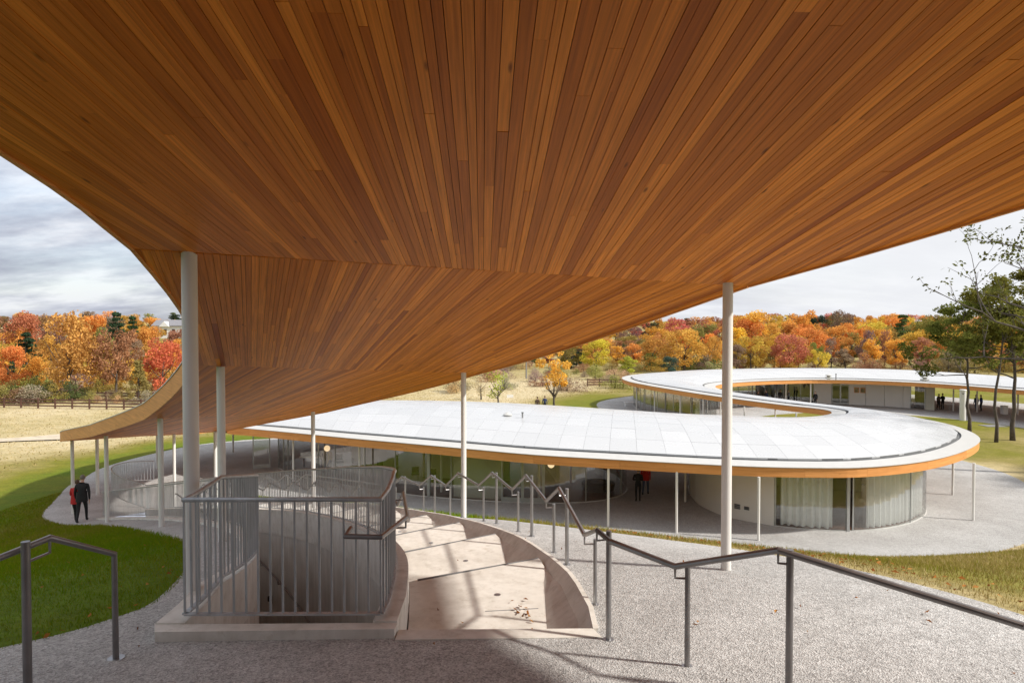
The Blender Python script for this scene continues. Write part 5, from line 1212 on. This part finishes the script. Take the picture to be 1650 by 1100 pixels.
rf.prism([(hx-4.8, hy+.004), (hx+4.8, hy+.004), (hx+4.8, hy+2.9), (hx-4.8, hy+2.9)], lambda p: hz+2.6+(.0 if p[1] > hy+1 else 1.5), lambda p: hz+2.8+(.0 if p[1] > hy+1 else 1.55)); ro = rf.build('roof', M['shingle'], t)
MB().box((hx+2.4, hy+.3, hz+4.3), .7, .7, 2.0).build('chimney', M['brick'], ro)
gb = MB().add([(hx-2.6, hy-3.2, hz+2.5), (hx+.2, hy-3.2, hz+2.5), (hx-1.2, hy-3.2, hz+3.9), (hx-2.6, hy-.5, hz+2.5), (hx+.2, hy-.5, hz+2.5), (hx-1.2, hy-.5, hz+3.9)], [(0, 1, 2), (5, 4, 3), (0, 2, 5, 3), (1, 4, 5, 2), (0, 3, 4, 1)]).build('gable', M['white'], t)
for k in range(4):
    w_ = MB().box((hx-3.2+2.1*k, hy-2.53, hz+1.3), .9, .07, 1.3).build('window', M['white'], t); MB().box((hx-3.2+2.1*k, hy-2.58, hz+1.3), .7, .04, 1.1).build('pane', M['black'], w_)
# mound that carries the house
mnd = MB(); rings_ = []
for k in range(8):
    r0 = 6+4.5*k; rings_.append([(hx+r0*1.5*math.cos(a), hy+r0*math.sin(a), (hz-.6)+(g1(hx+r0*1.5*math.cos(a), hy+r0*math.sin(a))-.5-hz+.6)*(k/7)**1.3) for a in np.linspace(0, 2*math.pi, 33)[:-1]])
mnd.sweep(rings_); o = mnd.build('hill', M['turf'], None, True, attrs={'dry': ('POINT', [.5]*len(mnd.V))}); tag(o, kind='structure')

# ------------------------------------------------------------------ people
M['skin'] = simple('skin', (.48, .29, .21), .55, var=.05); M['hair_brown'] = simple('hair', (.10, .06, .035), .7); M['hair_grey'] = simple('hair_greying', (.19, .16, .14), .7)
CLOTH = {'black': (.016, .016, .018), 'red': (.48, .025, .025), 'navy': (.03, .045, .11), 'jeans': (.06, .09, .16), 'beige': (.42, .34, .22), 'grey': (.14, .14, .15), 'white': (.6, .6, .58), 'brown': (.11, .07, .05), 'blue': (.05, .08, .30), 'yellow': (.45, .34, .10)}
CM = {k: simple('cloth_'+k, v, .85, var=.18, scale=12) for k, v in CLOTH.items()}
def skinned(J, E, rootv, subd):
    me = bpy.data.meshes.new('body'); me.from_pydata([j[:3] for j in J], E, []); o = bpy.data.objects.new('tmp', me); C.objects.link(o)
    o.modifiers.new('s', 'SKIN').use_smooth_shade = True; sv = me.skin_vertices[0].data
    for k, j in enumerate(J): sv[k].radius = (j[3], j[4] if len(j) > 4 else j[3]); sv[k].use_root = (k == rootv)
    s = o.modifiers.new('d', 'SUBSURF'); s.levels = subd; s.render_levels = subd
    dg = bpy.context.evaluated_depsgraph_get(); dg.update(); m2 = bpy.data.meshes.new_from_object(o.evaluated_get(dg)); bpy.data.objects.remove(o); bpy.data.meshes.remove(me); return m2
BODY = {}
def body(pose):
    """1.75 m figure facing +Y, feet at z = 0; pose: stride, arms ('down','fold','forward'), stoop"""
    if pose in BODY: return BODY[pose]
    st, arms, stoop = pose
    J = []; E = []; part = []
    def v(x, y, z, r, p, rx=None): J.append((x, y, z, r, rx if rx else r)); part.append(p); return len(J)-1
    def e(a, b): E.append((a, b))
    sh = lambda z: stoop*max(0, z-1.0)**1.2
    pel = v(0, 0, .97, .125, 2, .155); wa = v(0, sh(1.15), 1.13, .115, 1, .14); ch = v(0, sh(1.34), 1.33, .125, 1, .175); nb = v(0, sh(1.46), 1.46, .075, 1, .10); nk = v(0, sh(1.53)+.01, 1.53, .052, 0); hd = v(0, sh(1.6)+.025, 1.60, .075, 0, .068); hm = v(0, sh(1.65)+.03, 1.665, .092, 0, .078); ht = v(0, sh(1.7)+.015, 1.735, .062, 0)
    for a, b in ((pel, wa), (wa, ch), (ch, nb), (nb, nk), (nk, hd), (hd, hm), (hm, ht)): e(a, b)
    for s in (-1, 1):
        f = st*s
        hp = v(s*.095, 0, .90, .095, 2); kn = v(s*.10, .06+f*.22, .50, .062, 2); ka = v(s*.10, f*.40-(.05 if f < 0 else 0), .12+(.06 if f < 0 else 0), .043, 2); an = v(s*.10, f*.40-(.06 if f < 0 else 0.0), .055+(.05 if f < 0 else 0), .045, 3); to = v(s*.115, f*.40+.14-(.05 if f < 0 else 0), .035+(.0 if f >= 0 else .01), .036, 3)
        for a, b in ((pel, hp), (hp, kn), (kn, ka), (ka, an), (an, to)): e(a, b)
        y0 = sh(1.40); sd_ = v(s*.185, y0, 1.40, .070, 1)
        if arms == 'down': el = v(s*.245, y0-.03-f*.08, 1.12, .052, 1); wr = v(s*.25, y0+.05-f*.22, .87, .036, 1); d = Vector((0, .18-f*.3, -1)).normalized()
        elif arms == 'fold': el = v(s*.25, y0+.02, 1.13, .054, 1); wr = v(s*.06, y0+.21, 1.15, .038, 1); d = Vector((-s, .25, .05)).normalized()
        else: el = v(s*.24, y0+.05, 1.14, .052, 1); wr = v(s*.17, y0+.27, 1.06, .037, 1); d = Vector((-s*.2, 1, -.1)).normalized()
        e(ch, sd_); e(sd_, el); e(el, wr); P = Vector(J[wr][:3]); pm = v(*(P+d*.065), .030, 0, .036); e(wr, pm)
        sd2 = d.cross(Vector((0, 0, 1)) if abs(d.z) < .7 else Vector((s, 0, 0))).normalized(); B = Vector(J[pm][:3])
        for k, L_ in enumerate((.072, .082, .077, .062)):
            a0 = B+sd2*(.027-.018*k)+d*.035; i0 = v(*a0, .0095, 0); i1 = v(*(a0+d*L_*.55), .009, 0); i2 = v(*(a0+d*L_*.95+Vector((-s*.012, 0, 0))), .0075, 0); e(pm, i0); e(i0, i1); e(i1, i2)
        t0_ = v(*(P+d*.04+sd2*.035), .011, 0); t1_ = v(*(P+d*.085+sd2*.05), .009, 0); e(wr, t0_); e(t0_, t1_)
    me = skinned(J, E, pel, 1)
    A = np.array([J[a][:3] for a, b in E]); Bv = np.array([J[b][:3] for a, b in E]); pr = [part[b] if part[b] == part[a] else (part[b]) for a, b in E]
    rad = np.array([max(J[b][3], .02) for a, b in E]); mi = []
    for pl_ in me.polygons:
        c = np.array(pl_.center); ab = Bv-A; t = np.clip(((c-A)*ab).sum(1)/(ab*ab).sum(1), 0, 1); d = np.linalg.norm(c-A-ab*t[:, None], axis=1)-rad*.8; k = int(np.argmin(d)); m = pr[k]
        if m == 0 and c[2] < 1.50 and c[2] > 1.3 : m = 1
        if m == 2 and c[2] > 1.02: m = 1
        mi.append(m)
    me.polygons.foreach_set('material_index', mi); me.polygons.foreach_set('use_smooth', [True]*len(me.polygons))
    # hair cap, nose and ears
    hy, hz_ = J[hm][1], J[hm][2]
    bmn = bmesh.new(); bmesh.ops.create_uvsphere(bmn, u_segments=14, v_segments=9, radius=.102)
    bmesh.ops.delete(bmn, geom=[f for f in bmn.verts if f.co.z < -.055 or (f.co.y > .045 and f.co.z < .045)], context='VERTS'); h = bpy.data.meshes.new('hair')
    for q in bmn.verts: q.co = Vector((q.co.x*.88, q.co.y*1.03+hy-.008, q.co.z*1.08+hz_+.012))
    bmn.to_mesh(h); bmn.free(); h.polygons.foreach_set('use_smooth', [True]*len(h.polygons))
    mb = MB().tube([(0, hy+.085, hz_+.01), (0, hy+.108, hz_-.022), (0, hy+.088, hz_-.03)], [.006, .013, .009], 6)
    for s in (-1, 1): mb.tube([(s*.082, hy, hz_+.015), (s*.092, hy-.008, hz_-.005), (s*.080, hy, hz_-.03)], [.008, .016, .008], 6); mb.tube([(s*.033, hy+.082, hz_+.014), (s*.033, hy+.094, hz_+.014)], [.011, .009], 6)
    fc = mesh('face', mb.V, mb.F, None, True)
    BODY[pose] = (me, h, fc); return BODY[pose]
def person(x, y, z, face, h, top, bottom, label, pose=(0.0, 'down', .1), hair='hair_brown', group=None, long_coat=False, shoes='black'):
    me, hm, fc = body(pose); t = thing('person', label, 'person', (x, y, z), group); t.rotation_euler = (0, 0, math.atan2(-face[0], face[1])); s = h/1.75; t.scale = (s, s, s)
    b2 = me.copy()
    for m in (M['skin'], CM[top], CM[bottom], CM[shoes]): b2.materials.append(m)
    h2 = hm.copy(); h2.materials.append(M[hair]); f2 = fc.copy(); f2.materials.append(M['skin'])
    for nm, m in (('body', b2), ('hair', h2), ('face', f2)):
        o = bpy.data.objects.new(nm, m); C.objects.link(o); o.parent = t
    if long_coat:                                                   # hanging hem of the jacket
        rings = []
        for zz, rx, ry in ((.80, .205, .165), (.92, .20, .16), (1.06, .185, .15), (1.18, .178, .145)):
            rings.append([(rx*math.cos(a), ry*math.sin(a)+.1*max(0, zz-1)*.6, zz) for a in np.linspace(0, 2*math.pi, 21)[:-1]])
        mb = MB(); n = 20
        for i in range(3): mb.strip(rings[i], rings[i+1], True)
        j = mb.V, mb.F; o = bpy.data.objects.new('jacket_hem', mesh('jacket_hem', *j, CM[top], True)); C.objects.link(o); o.parent = t
    return t
def pplace(px, py, z=None):
    # walk the pixel's ray to the ground
    for d in np.arange(20, 120, .05):
        p = U(px, py, d)
        if p.z <= g1(p.x, p.y): return p.x, p.y, g1(p.x, p.y)
    return (*ray0(px, py), 0)
mx_, my_ = -16.95, 26.75; mz = g1(mx_, my_)
person(mx_, my_, mz, (-.35, 1), 1.82, 'black', 'black', 'person in black jacket and trousers walking away with an arm round the one in red', (.55, 'down', .22), 'hair_grey', None, True)
person(mx_-.40, my_+.26, g1(mx_-.40, my_+.26), (-.2, 1), 1.66, 'red', 'black', 'person in a red jacket walking close beside the one in black at left', (-.5, 'forward', .2), 'hair_brown', None, True)
x, y = ray0(1028, 808); person(x, y, 0, (.1, 1), 1.76, 'black', 'black', 'person all in black standing under the roof beside one in a red jacket', (.12, 'fold', .08), 'hair_brown')
x, y = ray0(1040, 797); person(x, y, 0, (.4, 1), 1.80, 'red', 'jeans', 'person in a red jacket and blue jeans walking under the near roof', (.5, 'down', .12), 'hair_brown', None, True)
s = hall.S[10*1]*1.4; p = hall.off(s, -1.6); person(p[0], p[1], .036, (.3, -1), 1.74, 'beige', 'beige', 'person in pale beige clothes standing inside the glass hall beside the piano', (.1, 'forward', .05), 'hair_grey')
p = hall.off(s+.9, -1.3); person(p[0], p[1], .036, (-.9, .2), 1.68, 'yellow', 'grey', 'person in a dull yellow top inside the glass hall facing the one in beige', (0.0, 'down', .05), 'hair_brown')
fars = [((1512, 660), (1, .1), 'brown', 'black', 'person in a dark brown coat under the far wing left of the white table', (.1, 'down', .05)), ((1519, 659), (-1, -.4), 'black', 'black', 'person in black standing beside the white table under the far wing', (.0, 'fold', .05)),
        ((1573, 662), (-.2, 1), 'navy', 'navy', 'person in navy standing under the far wing, left one of the pair', (.1, 'down', .05)), ((1581, 662), (-1, .2), 'blue', 'black', 'person in a blue jacket under the far wing, right one of the pair', (.0, 'fold', .05)),
        ((1314, 655), (-1, -.6), 'black', 'black', 'person in black beside the pale wall of the far wing near the bin', (.0, 'down', .05))]
for (px, py), f, a, b_, lab, ps in fars: x, y = ray0(px, py); person(x, y, 0.0, f, 1.75, a, b_, lab, ps)
for px, d, a, b_, lab, f in ((866, 73, 'brown', 'black', 'person in brown walking in the meadow beyond the near roof, left one of two', (.3, 1)), (878, 74, 'navy', 'black', 'person in navy walking in the meadow beyond the near roof, right one of two', (.1, 1))):
    x = (px-825)/1100*d; person(x, d, g1(x, d), f, 1.75, a, b_, lab, (.4, 'down', .08))
inn = [(1052, 75.0, 'black', 'grey'), (1075, 71.5, 'grey', 'black'), (1092, 69.8, 'black', 'black'), (1118, 67.5, 'brown', 'navy'), (1222, 78.5, 'black', 'black'), (1236, 79.5, 'navy', 'black'), (1258, 80.5, 'black', 'grey'), (1272, 80.0, 'grey', 'black'), (1284, 82.6, 'black', 'navy')]
for k, (px, d, a, b_) in enumerate(inn):
    x = (px-825)/1100*d; where = 'in the glass far hall' if px < 1200 else 'behind far wing glass'
    person(x, d, .036, (tree_rng.uniform(-1, 1), tree_rng.uniform(-1, 1)), 1.74, a, b_, f'person in {a} top and {b_} trousers {where}', ((0.1, 'down', .05), (.0, 'fold', .05))[k % 2], group='people inside the far glass rooms')
# labels: where several still read alike, tell them apart by their order in the row
from collections import defaultdict
dd_ = defaultdict(list)
for px, o, what, where in REG: dd_[o['label']].append((px, o, what, where))
num = {2: 'two', 3: 'three', 4: 'four', 5: 'five', 6: 'six', 7: 'seven'}
for lab, L_ in dd_.items():
    n = len(L_)
    if 2 <= n <= 7:
        for k, (px, o, what, where) in enumerate(sorted(L_, key=lambda q: q[0])):
            w = 'leftmost' if k == 0 else 'rightmost' if k == n-1 else ('middle' if n == 3 else ['second', 'third', 'fourth', 'fifth', 'sixth'][k-1])
            o['label'] = f'{w} {what} {where}'
